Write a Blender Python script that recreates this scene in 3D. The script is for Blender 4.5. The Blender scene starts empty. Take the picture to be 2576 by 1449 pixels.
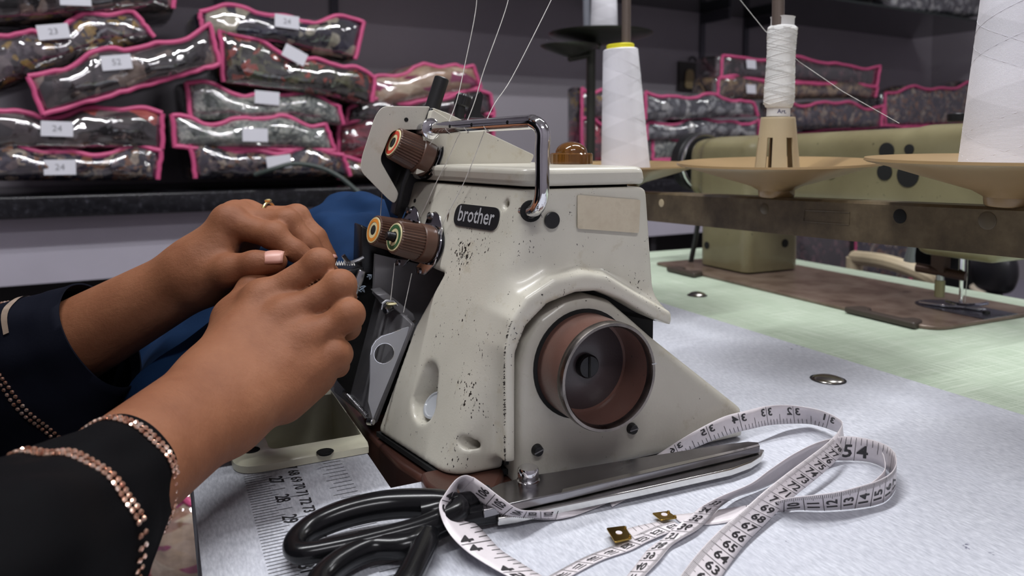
import bpy, bmesh, math, random
import numpy as np
from mathutils import Vector, Matrix
rnd = random.Random(7)
S = bpy.context.scene
COL = S.collection
# ------------------------------------------------------------------ camera
F, PPX, PPY, PITCH, H = 1860.0, 1288.0, 484.0, math.radians(3.5), 0.19   # pixels of a 2576 wide frame, metres above the table
cam_d = bpy.data.cameras.new('camera'); cam = bpy.data.objects.new('camera', cam_d); COL.objects.link(cam)
cam.location = (0, 0, H); cam.rotation_euler = (math.pi/2 - PITCH, 0, 0)
cam_d.sensor_width = 36; cam_d.lens = 36*F/2576; cam_d.shift_y = -(724.5-PPY)/2576
cam_d.clip_start = 0.01; cam_d.clip_end = 30
cam_d.dof.use_dof = True; cam_d.dof.focus_distance = 0.43; cam_d.dof.aperture_fstop = 11.0
S.camera = cam
# ------------------------------------------------------------------ world and light
w = bpy.data.worlds.new('world'); S.world = w; w.use_nodes = True
w.node_tree.nodes['Background'].inputs[0].default_value = (0.8, 0.85, 1.0, 1)
w.node_tree.nodes['Background'].inputs[1].default_value = 0.15
S.view_settings.view_transform = 'Standard'; S.view_settings.look = 'None'
S.view_settings.gamma = 1.0; S.view_settings.exposure = 0.38; S.view_settings.use_curve_mapping = False
CEIL = 1.95; FLOOR = -0.76
def area(name, loc, sx, sy, power, rot=(0, 0, 0), col=(1, 0.97, 0.95)):
    l = bpy.data.lights.new(name, 'AREA'); l.shape = 'RECTANGLE'; l.size = sx; l.size_y = sy; l.energy = power; l.color = col
    o = bpy.data.objects.new(name, l); COL.objects.link(o); o.location = loc; o.rotation_euler = rot
    return o
LAMPS = [((-0.52, 0.25), 30, 1.2, 0.035, 22.0), ((0.72, 1.18), 30, 1.2, 0.035, 18.0), ((0.35, -1.1), 30, 1.2, 0.035, 19.0), ((2.35, 1.75), 30, 1.2, 0.035, 12.0)]  # third lamp is an added fill for the faces towards the camera
for (lx_, ly_), rz, sx, sy, pw in LAMPS:
    area('tube_light', (lx_, ly_, CEIL-0.075), sx, sy, pw, (0, 0, math.radians(rz)), (0.97, 0.98, 1.0))
# ------------------------------------------------------------------ measuring helpers
def ray(px, py):
    x = (px-PPX)/F; y = -(py-PPY)/F
    return Vector((x, math.cos(PITCH)+y*math.sin(PITCH), -math.sin(PITCH)+y*math.cos(PITCH)))
CAM = Vector((0, 0, H))
def atz(px, py, z=0.0):
    r = ray(px, py); return CAM + r*((z-H)/r.z)
def atY(px, py, Y):
    r = ray(px, py); return CAM + r*(Y/r.y)
PHI = math.radians(25.5); CP, SP = math.cos(PHI), math.sin(PHI); OX, OY = 0.003, 0.406   # table and overlocker frame
def loc(w):
    dx, dy = w[0]-OX, w[1]-OY
    return Vector((dx*CP+dy*SP, -dx*SP+dy*CP, w[2]))
def wor(l):
    return Vector((OX+l[0]*CP-l[1]*SP, OY+l[0]*SP+l[1]*CP, l[2]))
LCAM = loc(CAM)
def lray(px, py):
    r = ray(px, py); return Vector((r.x*CP+r.y*SP, -r.x*SP+r.y*CP, r.z))
def plane_hit(px, py, n, d):          # local plane n.p = d
    n = Vector(n); r = lray(px, py); t = (d-n.dot(LCAM))/n.dot(r); return LCAM + r*t
def fy(px, py, y=0.0): return plane_hit(px, py, (0, 1, 0), y)
def fx(px, py, x=0.0): return plane_hit(px, py, (1, 0, 0), x)
def fz(px, py, z=0.0): return plane_hit(px, py, (0, 0, 1), z)
FN = Vector((1, 0.21, -0.28)); FD = 0.008-0.28*0.1665
def fp(px, py, off=0.0):              # sloping operator face of the overlocker
    return plane_hit(px, py, FN, FD-off)
RPHI = math.radians(30); RC, RS = math.cos(RPHI), math.sin(RPHI); R0 = Vector((-1.12, 1.62, 0))
def room(s, n, z): return Vector((R0.x+s*RC-n*RS, R0.y+s*RS+n*RC, z))
def room_hit(px, py, n):              # ray against the plane n metres behind the counter front -> (s, z)
    r = ray(px, py); nx, ny = -RS, RC
    t = (n + nx*R0.x+ny*R0.y)/(nx*r.x+ny*r.y); p = CAM+r*t
    return ((p.x-R0.x)*RC+(p.y-R0.y)*RS, p.z)
# ------------------------------------------------------------------ object helpers
def link(o, parent=None):
    COL.objects.link(o)
    if parent is not None: o.parent = parent
    return o
def tag(o, label=None, cat=None, group=None, kind=None):
    if label: o['label'] = label
    if cat: o['category'] = cat
    if group: o['group'] = group
    if kind: o['kind'] = kind
    return o
def empty(name, l=(0, 0, 0), rz=0.0, label=None, cat=None, group=None, kind=None):
    o = bpy.data.objects.new(name, None); o.empty_display_size = 0.02; COL.objects.link(o)
    o.location = l; o.rotation_euler = (0, 0, rz)
    return tag(o, label, cat, group, kind)
def mobj(name, verts, faces, mat, parent=None, smooth=True, angle=35):
    me = bpy.data.meshes.new(name); me.from_pydata([tuple(v) for v in verts], [], [tuple(f) for f in faces]); me.update()
    bm = bmesh.new(); bm.from_mesh(me); bmesh.ops.recalc_face_normals(bm, faces=bm.faces)
    if smooth:
        for f in bm.faces: f.smooth = True
        for e in bm.edges:
            if len(e.link_faces) == 2 and e.calc_face_angle(0) > math.radians(angle): e.smooth = False
    bm.to_mesh(me); bm.free()
    me.materials.append(mat)
    return link(bpy.data.objects.new(name, me), parent)
def bev(o, wd=0.002, seg=3, ang=40):
    m = o.modifiers.new('bevel', 'BEVEL'); m.width = wd; m.segments = seg; m.limit_method = 'ANGLE'; m.angle_limit = math.radians(ang)
    for p in o.data.polygons: p.use_smooth = True
    return o
def sub(o, n=1):
    m = o.modifiers.new('sub', 'SUBSURF'); m.levels = n; m.render_levels = n; return o
class MB:
    def __init__(s): s.v = []; s.f = []
    def add(s, v, f):
        b = len(s.v); s.v += [Vector(x) for x in v]; s.f += [tuple(i+b for i in q) for q in f]; return s
    def box(s, c, d, rot=None, tz=0.0):
        x, y, z = (k/2 for k in d)
        v = [Vector((i*x, j*y, k*z)) for k in (-1, 1) for j in (-1, 1) for i in (-1, 1)]
        R = rot if rot is not None else Matrix.Rotation(tz, 3, 'Z')
        return s.add([R @ q + Vector(c) for q in v], [(0, 2, 3, 1), (4, 5, 7, 6), (0, 1, 5, 4), (2, 6, 7, 3), (0, 4, 6, 2), (1, 3, 7, 5)])
    def lathe(s, prof, n=32, o=(0, 0, 0), axis=(0, 0, 1), caps=True, ref=None, wob=None):
        ax = Vector(axis).normalized(); u = ref or (Vector((0, 0, 1)) if abs(ax.z) < .9 else Vector((1, 0, 0)))
        e1 = ax.cross(u).normalized(); e2 = ax.cross(e1); o = Vector(o); b = len(s.v); k = len(prof)
        for i in range(n):
            t = 2*math.pi*i/n; d = e1*math.cos(t)+e2*math.sin(t)
            for j, (r, h) in enumerate(prof):
                rr = r*(wob(i, j) if wob else 1); s.v.append(o+ax*h+d*rr)
        for i in range(n):
            i2 = (i+1) % n
            for j in range(k-1): s.f.append((b+i*k+j, b+i2*k+j, b+i2*k+j+1, b+i*k+j+1))
        if caps:
            if prof[0][0] > 1e-6: s.f.append(tuple(b+i*k for i in range(n))[::-1])
            if prof[-1][0] > 1e-6: s.f.append(tuple(b+i*k+k-1 for i in range(n)))
        return s
    def tube(s, pts, r, n=8, caps=True, closed=False):
        pts = [Vector(p) for p in pts]; m = len(pts); rs = r if isinstance(r, (list, tuple)) else [r]*m; b = len(s.v)
        T = []
        for i in range(m):
            a = pts[(i-1) % m] if (closed or i > 0) else pts[i]; c = pts[(i+1) % m] if (closed or i < m-1) else pts[i]
            T.append((c-a).normalized() if (c-a).length > 1e-9 else Vector((0, 0, 1)))
        up = Vector((0, 0, 1)) if abs(T[0].z) < .9 else Vector((1, 0, 0)); e = (up-T[0]*up.dot(T[0])).normalized()
        for i in range(m):
            e = (e-T[i]*e.dot(T[i])); e = e.normalized() if e.length > 1e-9 else T[i].orthogonal().normalized()
            g = T[i].cross(e)
            for q in range(n):
                a = 2*math.pi*q/n; s.v.append(pts[i]+(e*math.cos(a)+g*math.sin(a))*rs[i])
        for i in range(m if closed else m-1):
            i2 = (i+1) % m
            for q in range(n): q2 = (q+1) % n; s.f.append((b+i*n+q, b+i*n+q2, b+i2*n+q2, b+i2*n+q))
        if caps and not closed: s.f.append(tuple(b+q for q in range(n))[::-1]); s.f.append(tuple(b+(m-1)*n+q for q in range(n)))
        return s
    def prism(s, loop, vec):
        loop = [Vector(p) for p in loop]; n = len(loop); b = len(s.v); vec = Vector(vec)
        s.v += loop+[p+vec for p in loop]
        s.f.append(tuple(range(b, b+n))[::-1]); s.f.append(tuple(range(b+n, b+2*n)))
        for i in range(n): j = (i+1) % n; s.f.append((b+i, b+j, b+n+j, b+n+i))
        return s
    def grid(s, P):
        b = len(s.v); n = len(P); m = len(P[0])
        for r in P: s.v += [Vector(p) for p in r]
        for i in range(n-1):
            for j in range(m-1): s.f.append((b+i*m+j, b+(i+1)*m+j, b+(i+1)*m+j+1, b+i*m+j+1))
        return s
    def build(s, name, mat, parent=None, smooth=True, angle=35): return mobj(name, s.v, s.f, mat, parent, smooth, angle)
def spline(pts, per=8, closed=False):
    pts = [Vector(p) for p in pts]; n = len(pts); out = []
    rng = range(n) if closed else range(n-1)
    for i in rng:
        p0 = pts[(i-1) % n] if (closed or i > 0) else pts[0]*2-pts[1]; p1 = pts[i]; p2 = pts[(i+1) % n]
        p3 = pts[(i+2) % n] if (closed or i < n-2) else p2*2-p1
        for k in range(per):
            t = k/per; out.append(0.5*((2*p1)+(p2-p0)*t+(2*p0-5*p1+4*p2-p3)*t*t+(3*p1-p0-3*p2+p3)*t**3))
    if not closed: out.append(pts[-1].copy())
    return out
def rloop(pts, r, seg=5):              # rounded polygon (3D points, radius or list of radii)
    pts = [Vector(p) for p in pts]; n = len(pts); out = []
    for i in range(n):
        rr = r[i] if isinstance(r, (list, tuple)) else r
        a, b, c = pts[i-1], pts[i], pts[(i+1) % n]
        if rr <= 0: out.append(b); continue
        d1 = (a-b); d2 = (c-b); l = min(rr, d1.length*.49, d2.length*.49)
        p, q = b+d1.normalized()*l, b+d2.normalized()*l
        for k in range(seg+1):
            t = k/seg; out.append(p*(1-t)**2+b*2*t*(1-t)+q*t*t)
    return out
# ---- implicit surfaces: sampled on a grid and meshed with surface nets
def surface_nets(f, lo, hi, res):
    lo = np.array(lo, float); hi = np.array(hi, float); n = np.ceil((hi-lo)/res).astype(int)+1
    ax = [lo[k]+res*np.arange(n[k]) for k in range(3)]
    V = f(*np.meshgrid(*ax, indexing='ij', sparse=False)).astype(np.float32)
    Sg = V < 0
    cnt = np.zeros(tuple(n-1), np.int8)
    for i in (0, 1):
        for j in (0, 1):
            for k in (0, 1): cnt += Sg[i:n[0]-1+i, j:n[1]-1+j, k:n[2]-1+k]
    C = np.argwhere((cnt > 0) & (cnt < 8))
    acc = np.zeros((len(C), 3)); num = np.zeros(len(C))
    cs = [(i, j, k) for i in (0, 1) for j in (0, 1) for k in (0, 1)]
    for a in cs:
        for d in range(3):
            if a[d]: continue
            b = list(a); b[d] = 1
            va = V[C[:, 0]+a[0], C[:, 1]+a[1], C[:, 2]+a[2]]; vb = V[C[:, 0]+b[0], C[:, 1]+b[1], C[:, 2]+b[2]]
            m = (va < 0) != (vb < 0); t = np.where(m, va/np.where(m, va-vb, 1), 0)
            p = np.tile(np.array(a, float), (len(C), 1)); p[:, d] = t
            acc[m] += p[m]; num[m] += 1
    verts = lo+(C+acc/num[:, None])*res
    idx = -np.ones(tuple(n-1), np.int64); idx[C[:, 0], C[:, 1], C[:, 2]] = np.arange(len(C))
    faces = []
    for d in range(3):
        sl0 = [slice(None)]*3; sl1 = [slice(None)]*3; sl0[d] = slice(0, -1); sl1[d] = slice(1, None)
        A = Sg[tuple(sl0)]; B = Sg[tuple(sl1)]; E = np.argwhere(A != B); u, v = (d+1) % 3, (d+2) % 3
        ok = (E[:, u] > 0) & (E[:, v] > 0) & (E[:, u] < n[u]-1) & (E[:, v] < n[v]-1); E = E[ok]
        def cell(du, dv):
            q = E.copy(); q[:, u] -= du; q[:, v] -= dv; return idx[q[:, 0], q[:, 1], q[:, 2]]
        Q = np.stack([cell(1, 1), cell(0, 1), cell(0, 0), cell(1, 0)], 1)
        flip = A[E[:, 0], E[:, 1], E[:, 2]] == 0; Q[flip] = Q[flip][:, ::-1]
        faces.append(Q)
    Q = np.concatenate(faces); Q = Q[(Q >= 0).all(1)]
    return verts, Q
def np_mesh(name, verts, quads, mat, parent=None, relax=2):
    verts = np.asarray(verts, float); quads = np.asarray(quads)
    for _ in range(relax):                       # light Laplacian relaxation
        acc = np.zeros_like(verts); num = np.zeros(len(verts))
        for k in range(4):
            a, b = quads[:, k], quads[:, (k+1) % 4]
            np.add.at(acc, a, verts[b]); np.add.at(num, a, 1); np.add.at(acc, b, verts[a]); np.add.at(num, b, 1)
        verts = verts*.5+.5*acc/np.maximum(num, 1)[:, None]
    me = bpy.data.meshes.new(name); me.vertices.add(len(verts)); me.vertices.foreach_set('co', verts.astype(np.float32).ravel())
    me.loops.add(len(quads)*4); me.loops.foreach_set('vertex_index', quads.astype(np.int32).ravel())
    me.polygons.add(len(quads)); me.polygons.foreach_set('loop_start', np.arange(len(quads), dtype=np.int32)*4)
    me.polygons.foreach_set('use_smooth', np.ones(len(quads), bool)); me.update(calc_edges=True); me.validate()
    me.materials.append(mat)
    return link(bpy.data.objects.new(name, me), parent)
def smin(a, b, k):
    h = np.clip(.5+.5*(b-a)/k, 0, 1); return b*(1-h)+a*h-k*h*(1-h)
def smax(a, b, k): return -smin(-a, -b, k)
def caps(X, Y, Z, a, b, ra, rb, sq=None):
    a = np.array(a); b = np.array(b); d = b-a
    t = np.clip(((X-a[0])*d[0]+(Y-a[1])*d[1]+(Z-a[2])*d[2])/max(d.dot(d), 1e-12), 0, 1)
    return np.sqrt((X-a[0]-t*d[0])**2+(Y-a[1]-t*d[1])**2+(Z-a[2]-t*d[2])**2)-(ra+(rb-ra)*t)
def poly_sdf(U, V, pts):                          # signed distance to a 2D polygon
    d = np.full(U.shape, 1e9); s = np.ones(U.shape); n = len(pts)
    for i in range(n):
        a, b = pts[i], pts[i-1]; e = (b[0]-a[0], b[1]-a[1]); wx, wy = U-a[0], V-a[1]
        t = np.clip((wx*e[0]+wy*e[1])/(e[0]**2+e[1]**2+1e-15), 0, 1)
        d = np.minimum(d, (wx-e[0]*t)**2+(wy-e[1]*t)**2)
        c1 = V >= a[1]; c2 = V < b[1]; c3 = e[0]*wy > e[1]*wx
        s = np.where((c1 & c2 & c3) | (~c1 & ~c2 & ~c3), -s, s)
    return s*np.sqrt(d)
# ---- text as flat geometry
_glyph = {}
def glyphs(txt, size=1.0, bold=0.0):
    key = (txt, bold)
    if key not in _glyph:
        c = bpy.data.curves.new('glyph', 'FONT'); c.body = txt; c.size = 1.0; c.offset = bold; c.resolution_u = 2; c.align_x = 'CENTER'; c.align_y = 'CENTER'
        o = bpy.data.objects.new('glyph', c); COL.objects.link(o)
        dg = bpy.context.evaluated_depsgraph_get(); me = bpy.data.meshes.new_from_object(o.evaluated_get(dg))
        _glyph[key] = ([v.co.copy() for v in me.vertices], [tuple(p.vertices) for p in me.polygons])
        bpy.data.objects.remove(o); bpy.data.curves.remove(c); bpy.data.meshes.remove(me)
    v, f = _glyph[key]
    return [(p.x*size, p.y*size) for p in v], f
# ------------------------------------------------------------------ materials
MATS = {}
class NT:
    def __init__(s, name):
        s.m = bpy.data.materials.new(name); s.m.use_nodes = True; s.t = s.m.node_tree; s.b = s.t.nodes['Principled BSDF']; s.co = None
    def n(s, kind, **kw):
        o = s.t.nodes.new(kind)
        for k, v in kw.items(): setattr(o, k, v)
        return o
    def l(s, a, b): s.t.links.new(a, b); return s
    def coord(s, scale=None, kind='Object'):
        if s.co is None: s.co = s.n('ShaderNodeTexCoord')
        if scale is None: return s.co.outputs[kind]
        m = s.n('ShaderNodeMapping'); m.inputs['Scale'].default_value = scale; s.l(s.co.outputs[kind], m.inputs[0]); return m.outputs[0]
    def noise(s, sc, det=3, ro=.5, vec=None, dist=0.0):
        o = s.n('ShaderNodeTexNoise'); o.inputs['Scale'].default_value = sc; o.inputs['Detail'].default_value = det; o.inputs['Roughness'].default_value = ro
        o.inputs['Distortion'].default_value = dist; s.l(vec if vec is not None else s.coord(), o.inputs['Vector']); return o.outputs[0]
    def vor(s, sc, vec=None, feat='F1', out=0, rand=1.0):
        o = s.n('ShaderNodeTexVoronoi', feature=feat); o.inputs['Scale'].default_value = sc; o.inputs['Randomness'].default_value = rand
        s.l(vec if vec is not None else s.coord(), o.inputs['Vector']); return o.outputs[out]
    def ramp(s, fac, stops, interp='LINEAR'):
        o = s.n('ShaderNodeValToRGB'); r = o.color_ramp; r.interpolation = interp
        while len(r.elements) < len(stops): r.elements.new(.5)
        for e, (p, c) in zip(r.elements, stops):
            e.position = p; e.color = (*c, 1) if len(c) == 3 else c
        s.l(fac, o.inputs[0]); return o.outputs[0]
    def mix(s, fac, a, b, mode='MIX'):
        o = s.n('ShaderNodeMix', data_type='RGBA', blend_type=mode)
        for v, i in ((fac, 0), (a, 6), (b, 7)):
            if isinstance(v, (int, float)): o.inputs[i].default_value = v
            elif isinstance(v, tuple): o.inputs[i].default_value = (*v, 1)
            else: s.l(v, o.inputs[i])
        return o.outputs[2]
    def math(s, op, a, b=None):
        o = s.n('ShaderNodeMath', operation=op)
        for v, i in ((a, 0), (b, 1)):
            if v is None: continue
            if isinstance(v, (int, float)): o.inputs[i].default_value = v
            else: s.l(v, o.inputs[i])
        return o.outputs[0]
    def set(s, **kw):
        names = dict(col='Base Color', rough='Roughness', metal='Metallic', coat='Coat Weight', coat_rough='Coat Roughness', spec='Specular IOR Level', sss='Subsurface Weight', sheen='Sheen Weight', trans='Transmission Weight', alpha='Alpha', ior='IOR', emis='Emission Color', estr='Emission Strength')
        for k, v in kw.items():
            i = s.b.inputs[names[k]]
            if isinstance(v, (int, float)): i.default_value = v
            elif isinstance(v, tuple): i.default_value = (*v, 1)
            else: s.l(v, i)
        return s
    def bump(s, h, st=.3, dist=.001, to='Normal'):
        o = s.n('ShaderNodeBump'); o.inputs['Strength'].default_value = st; o.inputs['Distance'].default_value = dist
        s.l(h, o.inputs['Height']); s.l(o.outputs[0], s.b.inputs[to]); return s
def srgb(r, g, b):
    f = lambda c: (c/255/12.92 if c/255 <= .04045 else ((c/255+.055)/1.055)**2.4)
    return (f(r), f(g), f(b))
def simple(name, col, rough=.5, metal=0.0, nscale=0, namp=.15, bumpd=0, **kw):
    if name in MATS: return MATS[name]
    N = NT(name)
    if nscale:
        n_ = N.noise(nscale, 4); c = N.ramp(n_, [(.3, tuple(k*(1-namp) for k in col)), (.7, tuple(min(1, k*(1+namp)) for k in col))]); N.set(col=c)
        if bumpd: N.bump(n_, .4, bumpd)
    else:
        n_ = N.noise(40, 2); c = N.mix(N.math('MULTIPLY', n_, .12), col, tuple(k*.8 for k in col)); N.set(col=c)
    N.set(rough=rough, metal=metal, **kw); MATS[name] = N.m; return N.m
def paint(name, col, chips=.0, grime=.25, rough=.32, chipcol=(0.015, 0.012, 0.01), bumpsc=900, bumpd=.00012, worn=()):
    N = NT(name); low = N.noise(9, 4, .6); c = N.ramp(low, [(.35, tuple(k*(1-grime) for k in col)), (.6, col)])
    dirt = N.noise(55, 5, .7); c = N.mix(N.ramp(dirt, [(.58, (0, 0, 0)), (.8, (1, 1, 1))]), c, tuple(a*b for a, b in zip(col, (.72, .66, .55))))
    if chips:
        spot = N.noise(680, 3, .6, N.coord((1, 1, .6))); zone = N.noise(26, 3, .6)
        for ctr, rad in worn:                        # patches where the paint has been knocked off
            vd = N.n('ShaderNodeVectorMath', operation='DISTANCE'); N.l(N.coord(), vd.inputs[0]); vd.inputs[1].default_value = ctr
            spot = N.math('SUBTRACT', spot, N.math('MULTIPLY', N.ramp(vd.outputs['Value'], [(0, (1, 1, 1)), (rad, (0, 0, 0))]), .12))
        thr = N.math('SUBTRACT', spot, N.math('MULTIPLY', N.ramp(zone, [(.42, (0, 0, 0)), (.72, (1, 1, 1))]), .12*chips))
        thr = N.ramp(thr, [(.245+.02*chips, (1, 1, 1)), (.262+.02*chips, (0, 0, 0))]); c = N.mix(thr, c, chipcol)
    N.set(col=c, rough=rough, coat=.25, coat_rough=.15); N.bump(N.noise(bumpsc, 2), .35, bumpd); return N.m
def metal(name, col, rough=.25, brush=None, nscale=30, dirt=.35):
    N = NT(name); n_ = N.noise(nscale, 4, .6); c = N.ramp(n_, [(.35, tuple(k*(1-dirt) for k in col)), (.65, col)])
    N.set(col=c, metal=1.0, rough=N.math('ADD', N.math('MULTIPLY', n_, rough*.8), rough*.6))
    if brush: N.bump(N.noise(1, 2, .6, N.coord(brush)), .25, .00005)
    return N.m
M = {}
M['cream'] = paint('cream_enamel', srgb(212, 208, 194), chips=1.0, grime=.16, worn=[(tuple(fp(a, b)), r) for a, b, r in ((1172, 985, .016), (1180, 1045, .015), (1215, 890, .012), (1140, 1150, .018), (1195, 1160, .016), (1160, 640, .014))])
M['cream_plain'] = paint('cream_enamel_clean', srgb(205, 201, 188), chips=.25, grime=.10)
M['cover'] = paint('belt_cover_enamel', srgb(186, 182, 170), chips=.3, grime=.12, bumpsc=520, bumpd=.0003)
M['chute'] = simple('cream_plastic', srgb(216, 213, 190), .25, nscale=30, namp=.12)
M['brown_knob'] = simple('brown_plastic', srgb(88, 62, 50), .35, nscale=60, namp=.12)
M['brown_wheel'] = paint('brown_enamel', srgb(106, 75, 66), chips=.6, grime=.25, rough=.3)
M['brown_base'] = paint('oily_brown_enamel', srgb(74, 46, 38), chips=.8, grime=.35, rough=.35)
M['chrome'] = metal('chrome', (.80, .80, .82), .07, dirt=.15)
M['steel'] = metal('brushed_steel', (.52, .52, .54), .28, brush=(60, 900, 60))
M['steel_dark'] = simple('oily_steel', (.21, .205, .215), .34, .25, nscale=30, namp=.3)
M['greymetal'] = simple('satin_grey_metal', (.46, .47, .50), .35, .2, nscale=25, namp=.08)
M['black'] = simple('black_plastic', (.012, .012, .013), .35)
M['black_matte'] = simple('black_hole', (.006, .006, .006), .9)
M['blackmetal'] = simple('black_oxide_steel', (.03, .03, .032), .35, .7, nscale=40)
M['white_print'] = simple('silver_print', (.42, .42, .44), .4)
M['ink'] = simple('black_ink', (.015, .015, .018), .6)
M['brass'] = metal('brass', (.55, .36, .09), .22)
M['gold'] = metal('gold', (.98, .78, .36), .25, dirt=.1)
M['thread'] = simple('white_thread', (.72, .70, .66), .8, nscale=300)
M['amber'] = simple('amber_plastic', (.26, .11, .022), .09, nscale=30, trans=.6, ior=1.45, coat=.6)
M['red'] = simple('red_print', srgb(200, 70, 50), .5)
M['orange'] = simple('orange_print', srgb(222, 140, 50), .5)
M['green'] = simple('green_print', srgb(50, 90, 55), .5)
M['ivory'] = simple('ivory_print', srgb(215, 205, 160), .5)
# ================================================================== the room
def rbox(name, s0, s1, n0, n1, z0, z1, mat, parent=None, b=0.0):
    mb = MB(); c = room((s0+s1)/2, (n0+n1)/2, (z0+z1)/2)
    mb.box(c, (s1-s0, n1-n0, z1-z0), tz=RPHI); o = mb.build(name, mat, parent, smooth=False)
    if b: bev(o, b)
    return o
M['wall'] = simple('lilac_grey_wall_paint', srgb(166, 160, 168), .75, nscale=3, namp=.04)
M['ceil'] = simple('ceiling_paint', (.72, .72, .72), .9, nscale=3, namp=.03)
def floor_mat():
    N = NT('grey_floor_tiles'); c = N.ramp(N.noise(6, 4), [(.3, srgb(120, 112, 116)), (.7, srgb(146, 138, 140))]); N.set(col=c, rough=.35); return N.m
WN = 0.55                                              # wall plane behind the counter front
tag(rbox('floor', -1.6, 4.4, -3.2, WN+.1, FLOOR-.05, FLOOR, floor_mat()), kind='structure')
tag(rbox('ceiling', -1.6, 4.4, -3.2, WN+.1, CEIL, CEIL+.05, M['ceil']), kind='structure')
tag(rbox('wall_back', -1.6, 4.4, WN, WN+.1, FLOOR, CEIL, M['wall']), kind='structure')
tag(rbox('wall_front', -1.6, 4.4, -3.2, -3.1, FLOOR, CEIL, M['wall']), kind='structure')
tag(rbox('wall_left', -1.7, -1.6, -3.1, WN, FLOOR, CEIL, M['wall']), kind='structure')
tag(rbox('wall_right', 4.4, 4.5, -3.1, WN, FLOOR, CEIL, M['wall']), kind='structure')
def granite():
    N = NT('black_granite'); n_ = N.noise(60, 4, .6); f = N.vor(70)
    c = N.ramp(n_, [(.4, (.006, .006, .008)), (.62, (.016, .016, .02)), (.75, (.09, .09, .11))]); c = N.mix(N.ramp(f, [(.05, (1, 1, 1)), (.14, (0, 0, 0))]), c, (.05, .05, .06))
    N.set(col=c, rough=.22); return N.m
cn = empty('counter', room(0.8, 0.2, FLOOR), RPHI, 'long wall counter with a thick black granite top and pale fascia', 'counter')
def cpart(name, s0, s1, n0, n1, z0, z1, mat, b=0.0):
    mb = MB(); mb.box(((s0+s1)/2-.8, (n0+n1)/2-.2, (z0+z1)/2-FLOOR), (s1-s0, n1-n0, z1-z0)); o = mb.build(name, mat, cn, smooth=False)
    return bev(o, b) if b else o
cpart('granite_top', -1.55, 4.3, 0, WN-.002, .03, .08, granite(), .004)
M['fascia'] = simple('pale_grey_laminate', srgb(176, 172, 184), .45, nscale=5, namp=.05)
cpart('fascia', -1.55, 4.3, .06, .08, -.127, .03, M['fascia'])
M['cab_dark'] = simple('dark_cupboard_board', (.012, .011, .013), .6, nscale=9)
cpart('cupboard_back', -1.55, 4.3, .40, .42, FLOOR+.02, -.127, M['cab_dark'])
cpart('bottom_shelf', -1.55, 4.3, .085, .40, FLOOR+.06, FLOOR+.08, M['cab_dark'])
for k in range(6):
    cpart('upright_panel', -1.5+k*1.14, -1.475+k*1.14, .085, .40, FLOOR, -.127, M['cab_dark'])
# tube lights: the fittings of the lamps set at the top
M['lamp'] = simple('lamp_diffuser', (.9, .9, .9), .4, emis=(1, .98, .96), estr=3.0)
M['lampbody'] = simple('lamp_body', (.75, .75, .75), .5)
for i, ((lx_, ly_), rz, sx, sy, pw) in enumerate(LAMPS):
    e = empty('tube_light_fitting', (lx_, ly_, CEIL), math.radians(rz), ['ceiling tube light above the sewing person', 'ceiling tube light near the back shelves', 'added fill tube light behind the camera', 'ceiling tube light at the far right end of the room'][i], 'lamp', 'ceiling tube lights')
    MB().box((0, 0, -.02), (sx+.06, sy+.03, .04)).build('housing', M['lampbody'], e, smooth=False)
    MB().box((0, 0, -.053), (sx, sy*.8, .025)).build('diffuser', M['lamp'], e, smooth=False)
# wall shelf of tinted glass on brackets
M['glass'] = simple('dark_tinted_glass', (.012, .02, .018), .08, spec=.6)
sh = empty('glass_wall_shelf', room(1.5, WN, .80), RPHI, 'dark glass shelf on wall brackets high above the counter', 'shelf')
def shp(name, s, n, z, d, mat, b=0):
    o = MB().box((s-1.5, n-WN, z-.80), d).build(name, mat, sh, smooth=False)
    return bev(o, b) if b else o
SHELF_Z = .80
shp('glass_board', 1.4, WN-.255, SHELF_Z, (5.6, .50, .010), M['glass'])
M['rail'] = simple('grey_slotted_steel', (.10, .10, .12), .4, .5)
for px in (555, 842, 1487, 1768, 1878, 2399):
    s, _ = room_hit(px, 100, WN-.01)
    shp('wall_upright', s, WN-.006, SHELF_Z-.08, (.028, .01, .62), M['rail'])
    shp('bracket', s, WN-.09, SHELF_Z-.03, (.012, .16, .045), M['rail'])
# ================================================================== overlocker table
TX0, TX1, TY0, TY1 = -.165, .3725, -.42, .74
CUT = [(-.0655, .118, .027, .31), (-.124, -.0655, .097, .20)]
def slab_with_holes(xs, ys, z0, z1, holes):
    mb = MB(); idx = {}
    def v(i, j, z):
        k = (i, j, z)
        if k not in idx: idx[k] = len(mb.v); mb.v.append(Vector((xs[i], ys[j], z)))
        return idx[k]
    def solid(i, j):
        if i < 0 or j < 0 or i >= len(xs)-1 or j >= len(ys)-1: return False
        cx, cy = (xs[i]+xs[i+1])/2, (ys[j]+ys[j+1])/2
        return not any(a < cx < b and c < cy < d for a, b, c, d in holes)
    for i in range(len(xs)-1):
        for j in range(len(ys)-1):
            if not solid(i, j): continue
            mb.f.append((v(i, j, z1), v(i+1, j, z1), v(i+1, j+1, z1), v(i, j+1, z1))); mb.f.append((v(i, j, z0), v(i, j+1, z0), v(i+1, j+1, z0), v(i+1, j, z0)))
            if not solid(i-1, j): mb.f.append((v(i, j, z0), v(i, j, z1), v(i, j+1, z1), v(i, j+1, z0)))
            if not solid(i+1, j): mb.f.append((v(i+1, j, z0), v(i+1, j+1, z0), v(i+1, j+1, z1), v(i+1, j, z1)))
            if not solid(i, j-1): mb.f.append((v(i, j, z0), v(i+1, j, z0), v(i+1, j, z1), v(i, j, z1)))
            if not solid(i, j+1): mb.f.append((v(i, j+1, z0), v(i, j+1, z1), v(i+1, j+1, z1), v(i+1, j+1, z0)))
    return mb
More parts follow.
